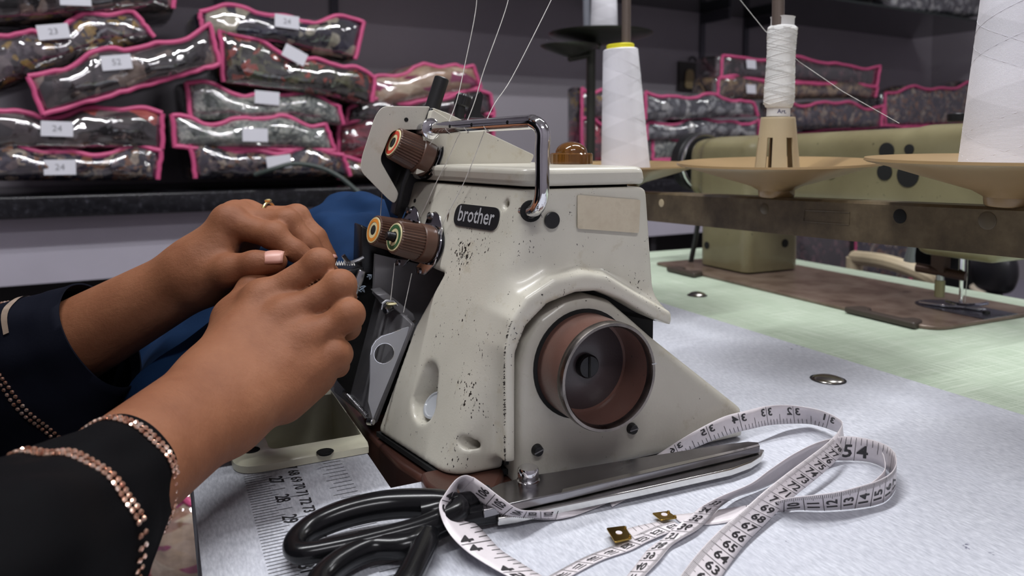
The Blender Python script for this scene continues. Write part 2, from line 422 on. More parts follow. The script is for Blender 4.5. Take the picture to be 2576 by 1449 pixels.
def cloth_white():
    N = NT('white_woven_cover'); wv = N.n('ShaderNodeTexWave', wave_type='BANDS', bands_direction='X'); wv.inputs['Scale'].default_value = 420; wv.inputs['Distortion'].default_value = 3; wv.inputs['Detail'].default_value = 2; N.l(N.coord(), wv.inputs[0])
    fib = N.noise(700, 3, .6, N.coord((1, .25, 1))); cl = N.noise(14, 3)
    c = N.ramp(fib, [(.3, srgb(172, 175, 184)), (.55, srgb(199, 201, 209)), (.75, srgb(219, 221, 227))]); c = N.mix(N.ramp(cl, [(.35, (.35, .35, .35)), (.7, (0, 0, 0))]), c, srgb(174, 176, 187))
    st = N.noise(23, 2, .5); sp = N.noise(150, 3, .6); m_ = N.math('MULTIPLY', N.ramp(st, [(.66, (0, 0, 0)), (.72, (1, 1, 1))]), N.ramp(sp, [(.62, (0, 0, 0)), (.68, (1, 1, 1))]))
    c = N.mix(m_, c, (.10, .10, .16)); N.set(col=c, rough=.7, spec=.25); N.bump(fib, .25, .00025); return N.m
M['cloth'] = cloth_white()
tb = empty('overlocker_table', (OX, OY, FLOOR), PHI, 'sewing table with a white woven cover and a printed ruler edge', 'table')
o = slab_with_holes([TX0, -.124, -.0655, .118, TX1], [TY0, .027, .097, .20, .31, TY1], -.032, 0, CUT).build('table_top', M['cloth'], tb, smooth=False); o.location = (0, 0, -FLOOR)
M['legs'] = simple('grey_painted_steel', (.12, .12, .13), .5, nscale=12)
for x in (TX0+.06, TX1-.06):
    for y in (TY0+.08, TY1-.08): MB().box((x, y, (-.032-FLOOR)/2), (.04, .04, -.032-FLOOR)).build('leg', M['legs'], tb, smooth=False)
    MB().box((x, (TY0+TY1)/2, .12), (.035, TY1-TY0-.2, .03)).build('stretcher', M['legs'], tb, smooth=False)
# printed ruler along the operator edge: centimetres and inches counted towards the near end
# positions fitted on the printed cm figures
pr = MB(); Y68 = fz(738, 1190).y; Y73 = fz(775, 1282).y; CMS = (Y68-Y73)/5; YZ = Y68+68*CMS
def flat(mb, x0, x1, y0, y1, z=.00025): mb.add([(x0, y0, z), (x1, y0, z), (x1, y1, z), (x0, y1, z)], [(0, 1, 2, 3)])
XI0 = fz(597, 1140).x
def in_hole(x, y): return (-.15 < x < -.06 and .078 < y < .22)
for k in range(0, 16*42, 2):                   # eighths of an inch
    y = YZ-k*CMS*2.54/16
    if y > .30 or y < TY0+.01: continue
    L_ = .017 if k % 16 == 0 else (.0135 if k % 8 == 0 else (.0105 if k % 4 == 0 else (.0085 if k % 2 == 0 else .007)))
    if not in_hole(XI0+.004, y): flat(pr, XI0, XI0+L_*1.45, y-.00019, y+.00019)
XC1 = fz(850, 1148).x
for k in range(0, 1100, 5):                    # half centimetres
    y = YZ-k*CMS/10
    if y > .30 or y < TY0+.01 or in_hole(XC1-.004, y): continue
    L_ = .0135 if k % 10 == 0 else .0105
    flat(pr, XC1-L_, XC1, y-.00019, y+.00019)
def text_table(mb, t, x, y, size, z=.0003):
    v, f = glyphs(t, size, .012)
    mb.add([(x+q[1], y-q[0]*.85, z) for q in v], f)
for n in range(62, 110):
    y = YZ-n*CMS; x = fz(738, 1190).x
    if TY0+.01 < y < .30 and not in_hole(x, y-.004): text_table(pr, str(n), x, y, .0085)
for n in range(24, 42):
    y = YZ-n*2.54*CMS; x = fz(690, 1212).x+.001
    if TY0+.01 < y < .30 and not in_hole(x, y-.004): text_table(pr, str(n), x, y, .0105)
o = tag(pr.build('printed_ruler', M['ink'], tb, smooth=False), kind='stuff'); o.location = (0, 0, -FLOOR)
# bolt domes let into the cover
M['bolt'] = metal('dull_steel_dome', (.50, .48, .45), .22)
def dome(parent, x, y, r, zt, h):
    MB().lathe([(r*1.12, zt+.0004), (r*1.06, zt+.0006), (r, zt+.0002)], 28, (x, y, 0), caps=False).build('bolt_rim', M['black_matte'], parent)
    MB().lathe([(r, zt)]+[(r*math.cos(a), zt+h*math.sin(a)) for a in np.linspace(.15, 1.5, 8)]+[(0, zt+h)], 28, (x, y, 0)).build('bolt_dome', M['bolt'], parent)
p = fz(2083, 955); dome(tb, p.x, p.y, .0125, -FLOOR, .0032)
# ================================================================== waste chute
ch = empty('waste_chute', (OX, OY, 0), PHI, 'cream plastic waste chute frame set in the table beside the brown base', 'chute')
CX0, CX1, CY0, CY1 = -.143, -.0645, .078, .205; WX = .022
outer = rloop([(CX0, CY0, 0), (CX1, CY0, 0), (CX1, CY1, 0), (CX0, CY1, 0)], [.016, .001, .001, .016], 6)
inner = rloop([(CX0+WX, CY0+.020, 0), (CX1-.0005, CY0+.020, 0), (CX1-.0005, CY1-.02, 0), (CX0+WX, CY1-.02, 0)], [.007, .001, .001, .007], 6)
mb = MB(); n = len(outer)
rows = [[p+Vector((0, 0, .0004)) for p in outer], [p+Vector((0, 0, .0045)) for p in outer], [p.lerp(q, .12)+Vector((0, 0, .0062)) for p, q in zip(outer, inner)], [p.lerp(q, .85)+Vector((0, 0, .0062)) for p, q in zip(outer, inner)], [q+Vector((0, 0, .005)) for q in inner], [q+Vector((0, 0, -.03)) for q in inner], [q.lerp(Vector((-.09, .14, 0)), .35)+Vector((0, 0, -.11)) for q in inner]]
mb.grid([r+[r[0]] for r in rows]); mb.f.append(tuple(len(mb.v)-n-1+i for i in range(n)))
mb.build('chute_frame', M['chute'], ch, angle=50)
for x, y in ((fz(632, 1133, .006)), (fz(818, 1137, .006))) if False else [(q.x, q.y) for q in (fz(632, 1133, .006), fz(818, 1137, .006))]:
    MB().lathe([(.0052, .0063), (.0042, .0066), (.0040, .0050), (0, .0048)], 20, (x, y, 0)).build('screw_hole', M['black_matte'], ch)
# ================================================================== overlocker
ov = empty('overlock_machine', (OX, OY, 0), PHI, 'old cream overlock sewing machine with brown handwheel and brown tension knobs', 'sewing machine')
FNn = np.array(FN)/FN.length; FDn = FD/FN.length
side = [fp(*p) for p in ((945, 1088), (1040, 822), (1112, 690), (1062, 668), (1022, 600))]
side_poly = [(-.05, -.02), (.0935, -.02)]+[(p.y, p.z) for p in side]+[(.135, .155), (.14, .20), (-.05, .20)]
HO = [(1272, 1165), (1270, 1000), (1271, 880), (1285, 805), (1325, 748), (1395, 702), (1475, 686), (1530, 693), (1605, 738), (1692, 786)]
HI = [(1692, 822), (1640, 800), (1565, 757), (1505, 734), (1450, 738), (1380, 766), (1326, 822), (1300, 890), (1299, 1000), (1299, 1165)]
YH = -.010
ho = [fy(a, b, YH) for a, b in HO]; hi = [fy(a, b, YH) for a, b in HI]
hump_poly = [(p.x, p.z) for p in ho+hi]
hump_in = [(p.x, p.z) for p in hi]+[(hi[-1].x, -.01), (.13, -.01), (.13, hi[0].z-.004)]
pk0, pk1 = fp(1079, 948), fp(1062, 1012); out_ = (-FN).normalized()
def body_sdf(X, Y, Z):
    fr = -(FNn[0]*X+FNn[1]*Y+FNn[2]*Z-FDn)
    rt = -(Y-.008*(1-Z/.1665)); d = smax(fr, rt, .014)
    d = smax(d, Z-.1664, .002); d = smax(d, .007-Z, .004); d = smax(d, X-.0885-(.1665-Z)*.13, .008); d = smax(d, Y-.15, .006)
    d = smax(d, poly_sdf(Y, Z, side_poly), .004)
    # raised housing around the belt cover
    hp = poly_sdf(X, Z, hump_poly); h = smax(smax(hp, YH-Y, .0025), Y-.02, .002); d = smin(d, h, .012)
    inn = poly_sdf(X, Z, hump_in); cut = smax(inn, Y-.03, .001); d = smax(d, -cut, .0015)
    # thumb pocket and screw hole
    pk = caps(X, Y, Z, pk0+Vector((-.001, 0, .0)), pk1+Vector((.004, 0, 0)), .0085, .0125); d = smax(d, -pk, .003)
    h1 = fp(1151, 1113); d = smax(d, -caps(X, Y, Z, h1+out_*.01, h1-out_*.02, .0033, .0033), .001)
    h2 = fp(1270, 516); d = smax(d, -caps(X, Y, Z, h2+Vector((-.01, -.004, 0)), h2+Vector((.008, .002, 0)), .0022, .0022), .001)
    return d
v, q = surface_nets(body_sdf, (-.065, -.016, .002), (.125, .156, .172), .0014)
np_mesh('body_casting', v, q, M['cream'], ov, 2)
MB().box((.045, .085, .075), (.06, .09, .13)).build('dark_interior', M['black_matte'], ov, smooth=False)
# lid
lid = [(.006, -.0005), (.0885, -.0005), (.088, .15), (-.024, .15), (-.0205, .132)]
o = MB().prism(rloop([Vector((x, y, .1679)) for x, y in lid], [.012, .010, .01, .01, .006], 6), (-.0018, .0005, .0105)).build('lid', M['cream_plain'], ov, angle=60); bev(o, .0035, 4, 30)
MB().prism([Vector((.035+(x-.035)*.84, .075+(y-.075)*.84, .164)) for x, y in lid], (0, 0, .006)).build('lid_gasket', M['black_matte'], ov, smooth=False)
# belt cover with a rounded rim
YB = -.006
BC = [(1303, 1240), (1303, 1000), (1306, 930), (1322, 862), (1362, 800), (1420, 757), (1482, 742), (1540, 757), (1590, 800), (1650, 853), (1872, 1029), (1890, 1100)]
bc = [fy(a, b, YB) for a, b in BC]; bcp = [(p.x, p.z) for p in bc]; bcp[0] = (bcp[1][0], .001); bcp[-1] = (bcp[-2][0]+.002, .001)
def cover_sdf(X, Y, Z):
    return smax(smax(poly_sdf(X, Z, bcp), YB-Y, .007), Y-.03, .002)
v, q = surface_nets(cover_sdf, (-.01, -.012, -.004), (.19, .034, .12), .0015)
np_mesh('belt_cover', v, q, M['cover'], ov, 2)
cav = [(p.x, p.z) for p in hi]+[(hi[-1].x, .01), (.0965, .01), (.0965, hi[0].z+.004)]
MB().prism([Vector((x, .006, z)) for x, z in cav], (0, .01, 0)).build('cavity_shade_plate', M['black_matte'], ov, smooth=False)  # black plate added to darken the recess behind the belt cover
# handwheel
wc = fy(1535, 950, -.035); WR = 140/F*.3978; e = Vector((wc.x, 0, wc.z))
prof = [(WR*.93, -.002), (WR*.975, .000), (WR*.985, .004), (WR*.99, .026), (WR*1.0, .029), (WR*1.0, .0335), (WR*.985, .035), (WR*.94, .035), (WR*.915, .0335), (WR*.90, .030), (WR*.895, .010), (WR*.5, .0085), (0, .0085)]
hw = MB().lathe(prof, 72, e, (0, -1, 0)).build('handwheel', M['brown_wheel'], ov, angle=40)
MB().lathe([(WR*.992, .0292), (WR*1.004, .0305), (WR*1.004, .0338), (WR*.985, .0352), (WR*.935, .0352), (WR*.905, .0335), (WR*.90, .031)], 72, e, (0, -1, 0), caps=False).build('worn_rim', metal('worn_rim_steel', (.30, .27, .25), .3, nscale=60, dirt=.5), hw)
M['wheel_in'] = paint('dark_oily_web', srgb(70, 60, 62), grime=.3, rough=.35)
MB().lathe([(WR*.89, .0092), (WR*.86, .0098), (WR*.30, .0098), (0, .0098)], 48, e, (0, -1, 0)).build('wheel_web', M['wheel_in'], hw)
MB().lathe([(.0068, .0095), (.0068, .0128), (.0060, .0138), (0, .0138)], 28, e, (0, -1, 0)).build('centre_screw', M['blackmetal'], hw)
MB().box(e+Vector((0, -.0140, 0)), (.0011, .0008, .0115)).build('screw_slot', M['black_matte'], hw, smooth=False)
mk = e+Vector((WR*math.cos(.14)*.96, -.0355, WR*math.sin(.14)*.96)); MB().box(mk, (WR*.1, .0004, .0006)).build('white_mark', M['white_print'], hw, smooth=False)
MB().lathe([(WR*1.06, -.004), (WR*1.06, .0068), (WR*.95, .0069)], 48, e, (0, -1, 0), caps=False).build('wheel_gap', M['black_matte'], hw)
def slotted(name, c, ax, r, parent, ang=.35):
    ax = Vector(ax).normalized(); s = MB().lathe([(r*1.12, -.001), (r*1.1, .0004), (r, .0009), (r*.98, .0026), (r*.85, .0032), (0, .0033)], 24, c, ax).build(name, M['black'], parent)
    e1 = ax.cross(Vector((0, 0, 1))).normalized(); e2 = ax.cross(e1); d = e1*math.cos(ang)+e2*math.sin(ang); R = Matrix((d, ax.cross(d), ax)).transposed()
    MB().box(Vector(c)+ax*.0032, (r*1.9, r*.22, .0004), R).build('slot', M['steel_dark'], s, smooth=False); return s
slotted('cover_screw', fy(1350, 1131, YB), (0, -1, 0), .0031, ov, .3)
slotted('cover_screw', fy(1588, 1077, YB), (0, -1, 0), .0031, ov, .1)
# black plug, paper label, badge
MB().lathe([(.0048, 0), (.0048, .0008), (.0044, .0011), (0, .0011)], 28, fy(1388, 554, .0), (0, -1, 0)).build('black_plug', M['black'], ov)
lab = [fy(a, b, -.0002) for a, b in ((1452, 490), (1610, 503), (1606, 586), (1452, 575))]
def label_mat():
    N = NT('old_beige_label'); c = N.ramp(N.noise(40, 5, .65), [(.3, srgb(188, 174, 150)), (.55, srgb(206, 195, 172)), (.8, srgb(160, 144, 120))]); N.set(col=c, rough=.75); return N.m
MB().prism(rloop(lab, .0012, 3), (0, -.0005, 0)).build('paper_label', label_mat(), ov, smooth=False)
bx = Vector((.21, -1, 0)).normalized(); bz = (-FN).normalized().cross(bx) if False else None
out = (-FN).normalized(); bz = out.cross(bx); bz = bz if bz.z > 0 else -bz
bcen = fp(1199, 546); BW, BHt = .0465, .0138
def on_badge(u, v_, h=0): return bcen+bx*u+bz*v_+out*h
bl = rloop([on_badge(-BW/2, -BHt/2), on_badge(BW/2, -BHt/2), on_badge(BW/2, BHt/2), on_badge(-BW/2, BHt/2)], .0068, 8)
MB().prism([p+(p-bcen)*.05-out*.002 for p in bl], out*.0022).build('badge_rim', M['cream_plain'], ov)
bd = MB().prism(bl, out*.0008).build('badge', simple('badge_black', (.012, .012, .014), .3), ov)
tv, tf = glyphs('brother', .0122, .010)
MB().add([on_badge(a*.98, b*1.12+.0004, .0010) for a, b in tv], tf).build('brand_lettering', M['white_print'], bd, smooth=False)
# rust streaks and bare spots where the paint has gone
for a, b, dx, dz in ((1130, 525, 6, -34), (1083, 505, 3, -10)):
    p = fp(a, b, .0003); q_ = fp(a-dx, b-dz, .0003); t = (q_-p); wv = out.cross(t).normalized()*.0007
    MB().add([p, p.lerp(q_, .5)+wv, q_, p.lerp(q_, .5)-wv], [(0, 1, 2, 3)]).build('rust_streak', simple('rust', (.06, .03, .012), .8), ov, smooth=False)
for a, b, r in ((1018, 507, .0025), (1044, 505, .0014)):
    MB().lathe([(r, .0), (r*.9, .0004), (0, .0004)], 16, fp(a, b, .0), out).build('screw_hole', M['black_matte'], ov)
# chipped paint along the edge of the belt housing
chp = MB(); es = [fy(a, b, YH-.0004) for a, b in ((1271, 1170), (1270, 1100), (1270, 1030), (1269, 960), (1270, 890), (1278, 835), (1288, 808))]; es = spline(es, 30)
for i in range(len(es)-1):
    if rnd.random() < .42: continue
    w_ = rnd.uniform(.0002, .0011); p, q_ = es[i], es[i+1]; chp.add([p+Vector((-w_, 0, 0)), p+Vector((w_*rnd.random(), 0, 0)), q_+Vector((w_*rnd.random(), 0, 0)), q_+Vector((-w_*rnd.random(), 0, 0))], [(0, 1, 2, 3)])
tag(chp.build('chipped_edge', simple('bare_dark_iron', (.02, .014, .01), .7), ov, smooth=False), kind='stuff')
# thumb pocket oil window
pw = fp(1064, 1034)+Vector((.009, .003, .001))
MB().lathe([(.0088, 0), (.0088, .001), (.0075, .0014), (.0068, .0007), (0, .0005)], 28, pw, (-.75, -.25, .62)).build('oil_window', simple('grey_window', (.42, .44, .47), .12), ov)
# ---- chrome thread guide bar
bar = [(-.016, .101, .2022), (-.010, .080, .2026), (.0105, .003, .2040)]
B_end = Vector((.0135, -.012, .2045))
path = spline([Vector((-.0165, .103, .2020)), Vector((-.012, .086, .2024)), Vector((.0045, .006, .2036)), Vector((.0072, -.0065, .2033)), Vector((.0090, -.0122, .1982)), Vector((.0088, -.0126, .188)), Vector((.0088, -.0120, .166)), Vector((.0086, -.0075, .1575)), Vector((.0084, .001, .1545)), Vector((.0080, .008, .1538))], 7)
gb = MB().tube(path, .0040, 16).build('thread_guide_bar', M['chrome'], ov)
def bar_at(px):
    best = min(path[:40], key=lambda p: abs((lambda r: r)(_px(p))-px)); return best
def _px(l):
    w_ = wor(l)-CAM; d = w_.y*math.cos(PITCH)-w_.z*math.sin(PITCH); return PPX+F*w_.x/d
dense = spline(path, 6)
def bar_pt(px): return min(dense[:int(len(dense)*.5)], key=lambda p: abs(_px(p)-px))
for px in (1143, 1201, 1287):
    p = bar_pt(px); MB().lathe([(.0011, .0), (.0011, .0003), (.0006, .0004), (0, .0004)], 14, p+Vector((-.0036, -.0012, .0004)), (-.95, -.30, .10)).build('thread_hole', M['blackmetal'], gb)
MB().lathe([(.0065, -.002), (.0070, -.001), (.0070, .0008), (.0058, .0016), (.0042, .0018)], 26, (-.0155, .0985, .2021), (.21, -1, .03)).build('bar_collar', M['chrome'], ov)
MB().lathe([(.0045, -.008), (.0045, 0)], 20, (-.0165, .103, .2020), (.21, -1, .03)).build('bar_stud', M['steel'], ov)
hb = fp(1338, 537, 0); MB().lathe([(.0062, .0002), (.0058, .0006), (.004, .0006)], 24, (.0086, .0006, .1545), (-.3, -1, 0), caps=False).build('bar_hole_rim', M['black_matte'], ov)
# ---- rear fin, head cover arm and black fittings
fin = [fy(a, b, .112) for a, b in ((1086, 270), (1128, 285), (1220, 331), (1345, 390), (1330, 420), (1050, 440))]
o = MB().prism(rloop(fin, .002, 3), (0, .022, 0)).build('rear_cover', M['cream_plain'], ov, angle=50); bev(o, .002, 3)
side_blk = [fy(a, b, .100) for a, b in ((1088, 275), (1128, 300), (1122, 415), (1045, 440), (1066, 352))]
o = MB().prism(rloop(side_blk, .0015, 3), (0, .02, 0)).build('head_bracket', M['cream'], ov, angle=50); bev(o, .0015, 2)
arm = [fy(a, b, .108) for a, b in ((962, 267), (1082, 268), (1062, 326), (986, 327), (955, 402), (1004, 488), (993, 513), (978, 503), (906, 430), (909, 398), (944, 290))]
o = MB().prism(rloop(arm, [.006, .0015, .003, .005, .004, .003, .003, .003, .004, .006, .005], 5), (.008, .030, .001)).build('head_cover', M['cream_plain'], ov, angle=60); bev(o, .0032, 4, 30)
MB().lathe([(.0014, -.0002), (.0014, .0003), (0, .0003)], 16, fy(1022, 301, .1078), (0, -1, 0)).build('cover_hole', M['black_matte'], ov)
o = MB().prism([fy(a, b, .125) for a, b in ((960, 325), (1100, 300), (1070, 430), (1005, 560), (985, 500), (945, 420))], (0, .02, 0)).build('dark_head', M['blackmetal'], ov, smooth=False)
o = MB().prism([fy(a, b, .106) for a, b in ((1083, 270), (1092, 274), (1068, 340), (1050, 400), (1020, 470), (1004, 545), (992, 540), (1010, 460), (1056, 340))], (0, .012, 0)).build('needle_lever', M['blackmetal'], ov, smooth=False); bev(o, .001, 2)
def cyl(name, a, b, r, mat, parent, n=24, ch=.0006):
    a, b = Vector(a), Vector(b); L_ = (b-a).length
    return MB().lathe([(r-ch, 0), (r, ch), (r, L_-ch), (r-ch, L_), (0, L_)], n, a, b-a).build(name, mat, parent)
cyl('lifter_post', fy(1078, 300, .125), fy(1112, 196, .125), .0052, M['black'], ov)
o = cyl('adjuster_stem', fy(1155, 300, .14), fy(1158, 260, .14), .0038, M['black'], ov)
MB().lathe([(.0048, 0), (.0055, .0008), (.0055, .0075), (.0045, .0092), (0, .0094)], 48, fy(1160, 268, .14), fy(1172, 226, .14)-fy(1160, 268, .14), wob=lambda i, j: 1+.05*(i % 2)).build('adjuster_knob', M['black'], ov, angle=25)
o = MB().prism(rloop([fy(a, b, .14) for a, b in ((1185, 295), (1175, 300), (1198, 240), (1209, 229), (1216, 240), (1208, 285), (1222, 297))], .001, 3), (0, .006, 0)).build('lever_tab', M['black'], ov); bev(o, .001, 2)
# ---- amber oil cap
oc = fz(1437, 414, .178); oc.z = .178; KS = 1.28
cap = MB().lathe([(.0105*KS, 0), (.0112*KS, .0006), (.0112*KS, .0072), (.0105*KS, .0080), (.0088*KS, .0082)], 72, oc, wob=lambda i, j: 1+(.03 if (i//2) % 2 else 0)).build('oil_cap', M['amber'], ov, angle=25)
MB().lathe([(.0092*KS, .0080)]+[(.0086*KS*math.cos(a), .0080+.0078*math.sin(a)) for a in np.linspace(0, 1.5, 9)]+[(0, .0159)], 36, oc).build('sight_dome', M['amber'], cap)
# ---- tension knobs
def knob(base, ax, ring, L_, r0, r1, name='tension_knob'):
    ax = Vector(ax).normalized(); N_ = 72
    k = MB().lathe([(r1*.9, .004), (r1*1.02, .0045), (r1*1.04, .006), (r1*1.02, L_*.42), (r1*.96, L_*.44)], 40, base, ax, caps=False).build(name, M['brown_knob'], ov)
    MB().lathe([(r1*.97, L_*.43), (r1*.97, L_*.46), (r0, L_*.97), (r0*.93, L_), (0, L_)], N_, base, ax, wob=lambda i, j: (1 if (i % 2) else .93) if j < 3 else 1).build('ribbed_grip', M['brown_knob'], k, angle=18)
    e_ = Vector(base)+ax*L_
    MB().lathe([(r0*.86, .0001), (r0*.84, .0005), (r0*.33, .0005)], 36, e_, ax, caps=False).build('end_label', M['ivory'], k)
    MB().lathe([(r0*.76, .0006), (r0*.54, .0007)], 36, e_, ax, caps=False).build('colour_ring', ring, k)
    MB().lathe([(r0*.34, .0002), (r0*.30, .0004), (0, .0003)], 20, e_, ax).build('bore', M['black_matte'], k)
    d = MB().lathe([(r1*.5, .0), (r1*1.12, .0002), (r1*1.16, .0009), (r1*1.05, .0014)], 36, base, ax).build('black_washer', M['black'], k)
    MB().lathe([(r1*.5, .0016), (r1*1.10, .0019), (r1*1.12, .0024), (r1*.9, .0028)], 36, base, ax, caps=False).build('tension_disc', M['chrome'], k)
    MB().lathe([(r1*.5, .0030), (r1*.98, .0031), (r1*1.06, .0038), (r1*.9, .0042)], 36, base, ax, caps=False).build('tension_disc', M['chrome'], k)
    return k, e_, ax
k1b = fp(1087, 405)
knob(k1b, (-1, -.12, .44), M['red'], .0305, .0108, .0125)
k3b = fp(1089, 618); k3, e3, a3 = knob(k3b, (-1, -.21, .28), M['green'], .0285, .0104, .0120)
stud = MB().lathe([(.0026, 0), (.0026, .0052), (.0020, .0060), (0, .0060)], 18, e3, a3).build('threaded_stud', M['blackmetal'], k3)
for k in range(5): MB().lathe([(.0026, .0006+k*.001), (.0030, .0010+k*.001), (.0026, .0014+k*.001)], 18, e3, a3, caps=False).build('thread_ridge', M['blackmetal'], k3)
k2b = fp(1034, 600); knob(k2b, (-1, -.21, .28), M['orange'], .0285, .0100, .0115)
# chrome thread brackets beside the two lower knobs
for c, (dx, dy) in ((k3b, (0, 0)), (k2b, (0, 0))):
    top = [c+bx*u+bz*w_+out*.0015 for u, w_ in ((-.012, .010), (-.010, .019), (-.002, .022), (.004, .0195), (.010, .012), (.012, 0), (.010, -.012), (.002, -.0195), (-.008, -.019), (-.011, -.0165), (-.004, -.010), (.004, -.006), (.004, .006), (-.002, .013))]
    br = MB().prism(rloop(top, .0015, 3), out*.0012).build('thread_bracket', M['chrome'], ov, angle=50); bev(br, .0004, 2)
    for u, w_ in ((-.007, .0185), (-.006, -.0178)):
        MB().lathe([(.0022, .001), (.0024, .0022), (.0012, .0026), (.0009, .0012)], 18, c+bx*u+bz*w_+out*.0015, out, caps=False).build('eyelet', M['steel'], br)
# ---- steel front cover, lever plate and mechanism
def fplate(name, pts, off, th, mat, r=.001):
    o = MB().prism(rloop([fp(a, b, off) for a, b in pts], r, 3), out*-th).build(name, mat, ov, angle=50); bev(o, min(.0006, th*.3), 2); return o
fplate('front_cover', ((893, 700), (945, 730), (1036, 815), (938, 1066), (838, 985), (862, 820)), .001, .003, M['steel_dark'], .002)
def lever():
    P = [(1032, 822), (1010, 828), (985, 838), (960, 846), (945, 857), (935, 873), (932, 892), (931, 960), (926, 1010), (922, 1048), (929, 1058), (938, 1054), (960, 1000), (985, 940), (1012, 872)]
    P = [fy(a, b, .084) for a, b in P]; c = fy(966, 889, .084); r = .0065; n = 48; outl = []
    for i in range(n):
        t = 2*math.pi*i/n; d = Vector((math.cos(t), 0, math.sin(t))); best = .2
        for a, b in zip(P, P[1:]+P[:1]):
            e_ = b-a; den = d.x*e_.z-d.z*e_.x
            if abs(den) < 1e-12: continue
            w_ = a-c; s_ = (w_.x*e_.z-w_.z*e_.x)/den; u = (w_.x*d.z-w_.z*d.x)/den
            if s_ > 0 and -1e-6 <= u <= 1+1e-6: best = min(best, s_)
        outl.append(c+d*best)
    # snap the nearest samples onto the corners so that the tips stay sharp
    for p in P:
        i = min(range(n), key=lambda k: (outl[k]-p).length); outl[i] = p
    inn = [c+Vector((math.cos(2*math.pi*i/n), 0, math.sin(2*math.pi*i/n)))*r for i in range(n)]
    T = Vector((0, .0014, 0)); mb = MB()
    rows = [inn, outl, [p+T for p in outl], [p+T for p in inn], inn]
    mb.grid([r_+[r_[0]] for r_ in rows]); o = mb.build('lever_plate', M['greymetal'], ov, angle=40)
    MB().tube(inn, .00035, 6, closed=True).build('hole_rim', M['chrome'], o); MB().tube(P[1:7], .0004, 6).build('bright_edge', M['chrome'], o)
lever()
sp0, sp1 = fp(866, 985, .002), fp(924, 1048, .002); hel = []
tdir = (sp1-sp0); e1 = tdir.cross(out).normalized(); e2 = tdir.normalized().cross(e1)
for i in range(26*8): t = i/(26*8); a = 2*math.pi*26*t; hel.append(sp0+tdir*t+(e1*math.cos(a)+e2*math.sin(a))*.0016)
MB().tube(hel, .0004, 5).build('coil_spring', M['steel'], ov)
cyl('hinge_pin', fy(925, 1060, .084), fy(940, 1062, .080), .0022, M['steel'], ov)
o = MB().prism([fy(a, b, .115) for a, b in ((945, 640), (1170, 690), (1110, 800), (1050, 880), (940, 740))], (0, .004, 0)).build('inner_plate', M['steel_dark'], ov, smooth=False)
MB().prism([fy(a, b, .135) for a, b in ((925, 600), (1180, 600), (1120, 1000), (960, 1090), (850, 960))], (0, .004, 0)).build('black_filler', M['black_matte'], ov, smooth=False)  # added black sheet stands in for the dark gaps, hides the white table
led = [fp(1110, 700, -.012), fp(1042, 812, 0), fp(945, 735, 0), fp(985, 690, -.012)]
o = MB().prism([fy(a, b, .098) for a, b in ((948, 742), (975, 738), (1040, 790), (1046, 806), (1035, 812))], (0, .018, .001)).build('looper_ledge', M['steel_dark'], ov, smooth=False); bev(o, .0008, 2)
MB().tube([fy(a, b, .092) for a, b in ((1043, 823), (1036, 822), (1035, 814), (1046, 808))], .0008, 6).build('ledge_hook', M['chrome'], ov)
eb = fy(985, 766, .096); MB().lathe([(.0030, 0), (.0036, .0006), (.0030, .0013), (0, .0015)], 20, eb, (0, 0, 1)).build('ivory_eyelet', M['ivory'], ov)
MB().tube([fy(a, b, .095) for a, b in ((959, 778), (962, 764), (971, 757), (990, 757), (1000, 768))], .0009, 6).build('eyelet_clip', M['steel'], ov)
cyl('eyelet_barrel', fy(968, 782, .096), fy(985, 772, .099), .0026, M['steel'], ov)
# needle and presser area
o = MB().prism([fy(a, b, .125) for a, b in ((908, 565), (950, 585), (1000, 640), (955, 690), (905, 690))], (0, .02, 0)).build('needle_block', M['blackmetal'], ov, smooth=False); bev(o, .0015, 2)
MB().tube([fy(a, b, .12) for a, b in ((863, 642), (872, 655), (882, 662), (902, 655), (915, 648))], .0014, 8).build('presser_foot_hook', M['steel'], ov)
o = MB().prism([fy(a, b, .118) for a, b in ((832, 688), (915, 672), (918, 690), (832, 712))], (0, .03, 0)).build('cloth_plate', M['blackmetal'], ov, smooth=False); bev(o, .0008, 2)
o = MB().prism([fy(a, b, .112) for a, b in ((905, 678), (922, 682), (916, 705), (880, 790), (868, 860), (852, 850), (870, 760))], (0, .003, 0)).build('knife_holder', M['steel'], ov, smooth=False); bev(o, .0008, 2)
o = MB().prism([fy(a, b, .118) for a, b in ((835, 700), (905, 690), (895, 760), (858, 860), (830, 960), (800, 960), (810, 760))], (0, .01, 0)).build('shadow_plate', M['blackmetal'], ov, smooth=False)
for k in range(14):
    a, b = rnd.uniform(885, 945), rnd.uniform(690, 790); c = fy(a-(b-690)*.35, b, .107); L_ = []
    for j in range(6): L_.append(c+Vector((rnd.uniform(-1, 1), rnd.uniform(-.5, .5), rnd.uniform(-1, 1)))*.0022)
    MB().tube(spline(L_, 3), .00035, 5).build('lint', simple('blue_grey_lint', (.22, .27, .33), .9), ov)
# ---- brown base
base = [(-.0590, .24), (-.0585, .115), (-.0565, .080), (-.0545, .052), (-.049, .030), (-.040, .012), (-.02, .002), (0, -.001), (.110, -.001), (.110, .24)]
o = MB().prism(rloop([Vector((x, y, -.045)) for x, y in base], .004, 3), (.0005, .001, .0470)).build('base_casting', M['brown_base'], ov, angle=50); bev(o, .003, 3)
lug = rloop([Vector((x, y, .0005)) for x, y in ((-.050, .022), (-.052, .008), (-.048, -.012), (-.036, -.022), (-.020, -.016), (-.008, .000), (0, .02))], .004, 4)
o = MB().prism(lug, (.001, .003, .0065)).build('base_foot', M['brown_base'], ov, angle=50); bev(o, .003, 3)
o = MB().prism([(-.0555, .094, .0068), (-.0400, .0165, .0068), (0, .006, .0068), (0, .09, .0068)], (0, 0, -.003)).build('black_seal', M['black_matte'], ov, smooth=False)
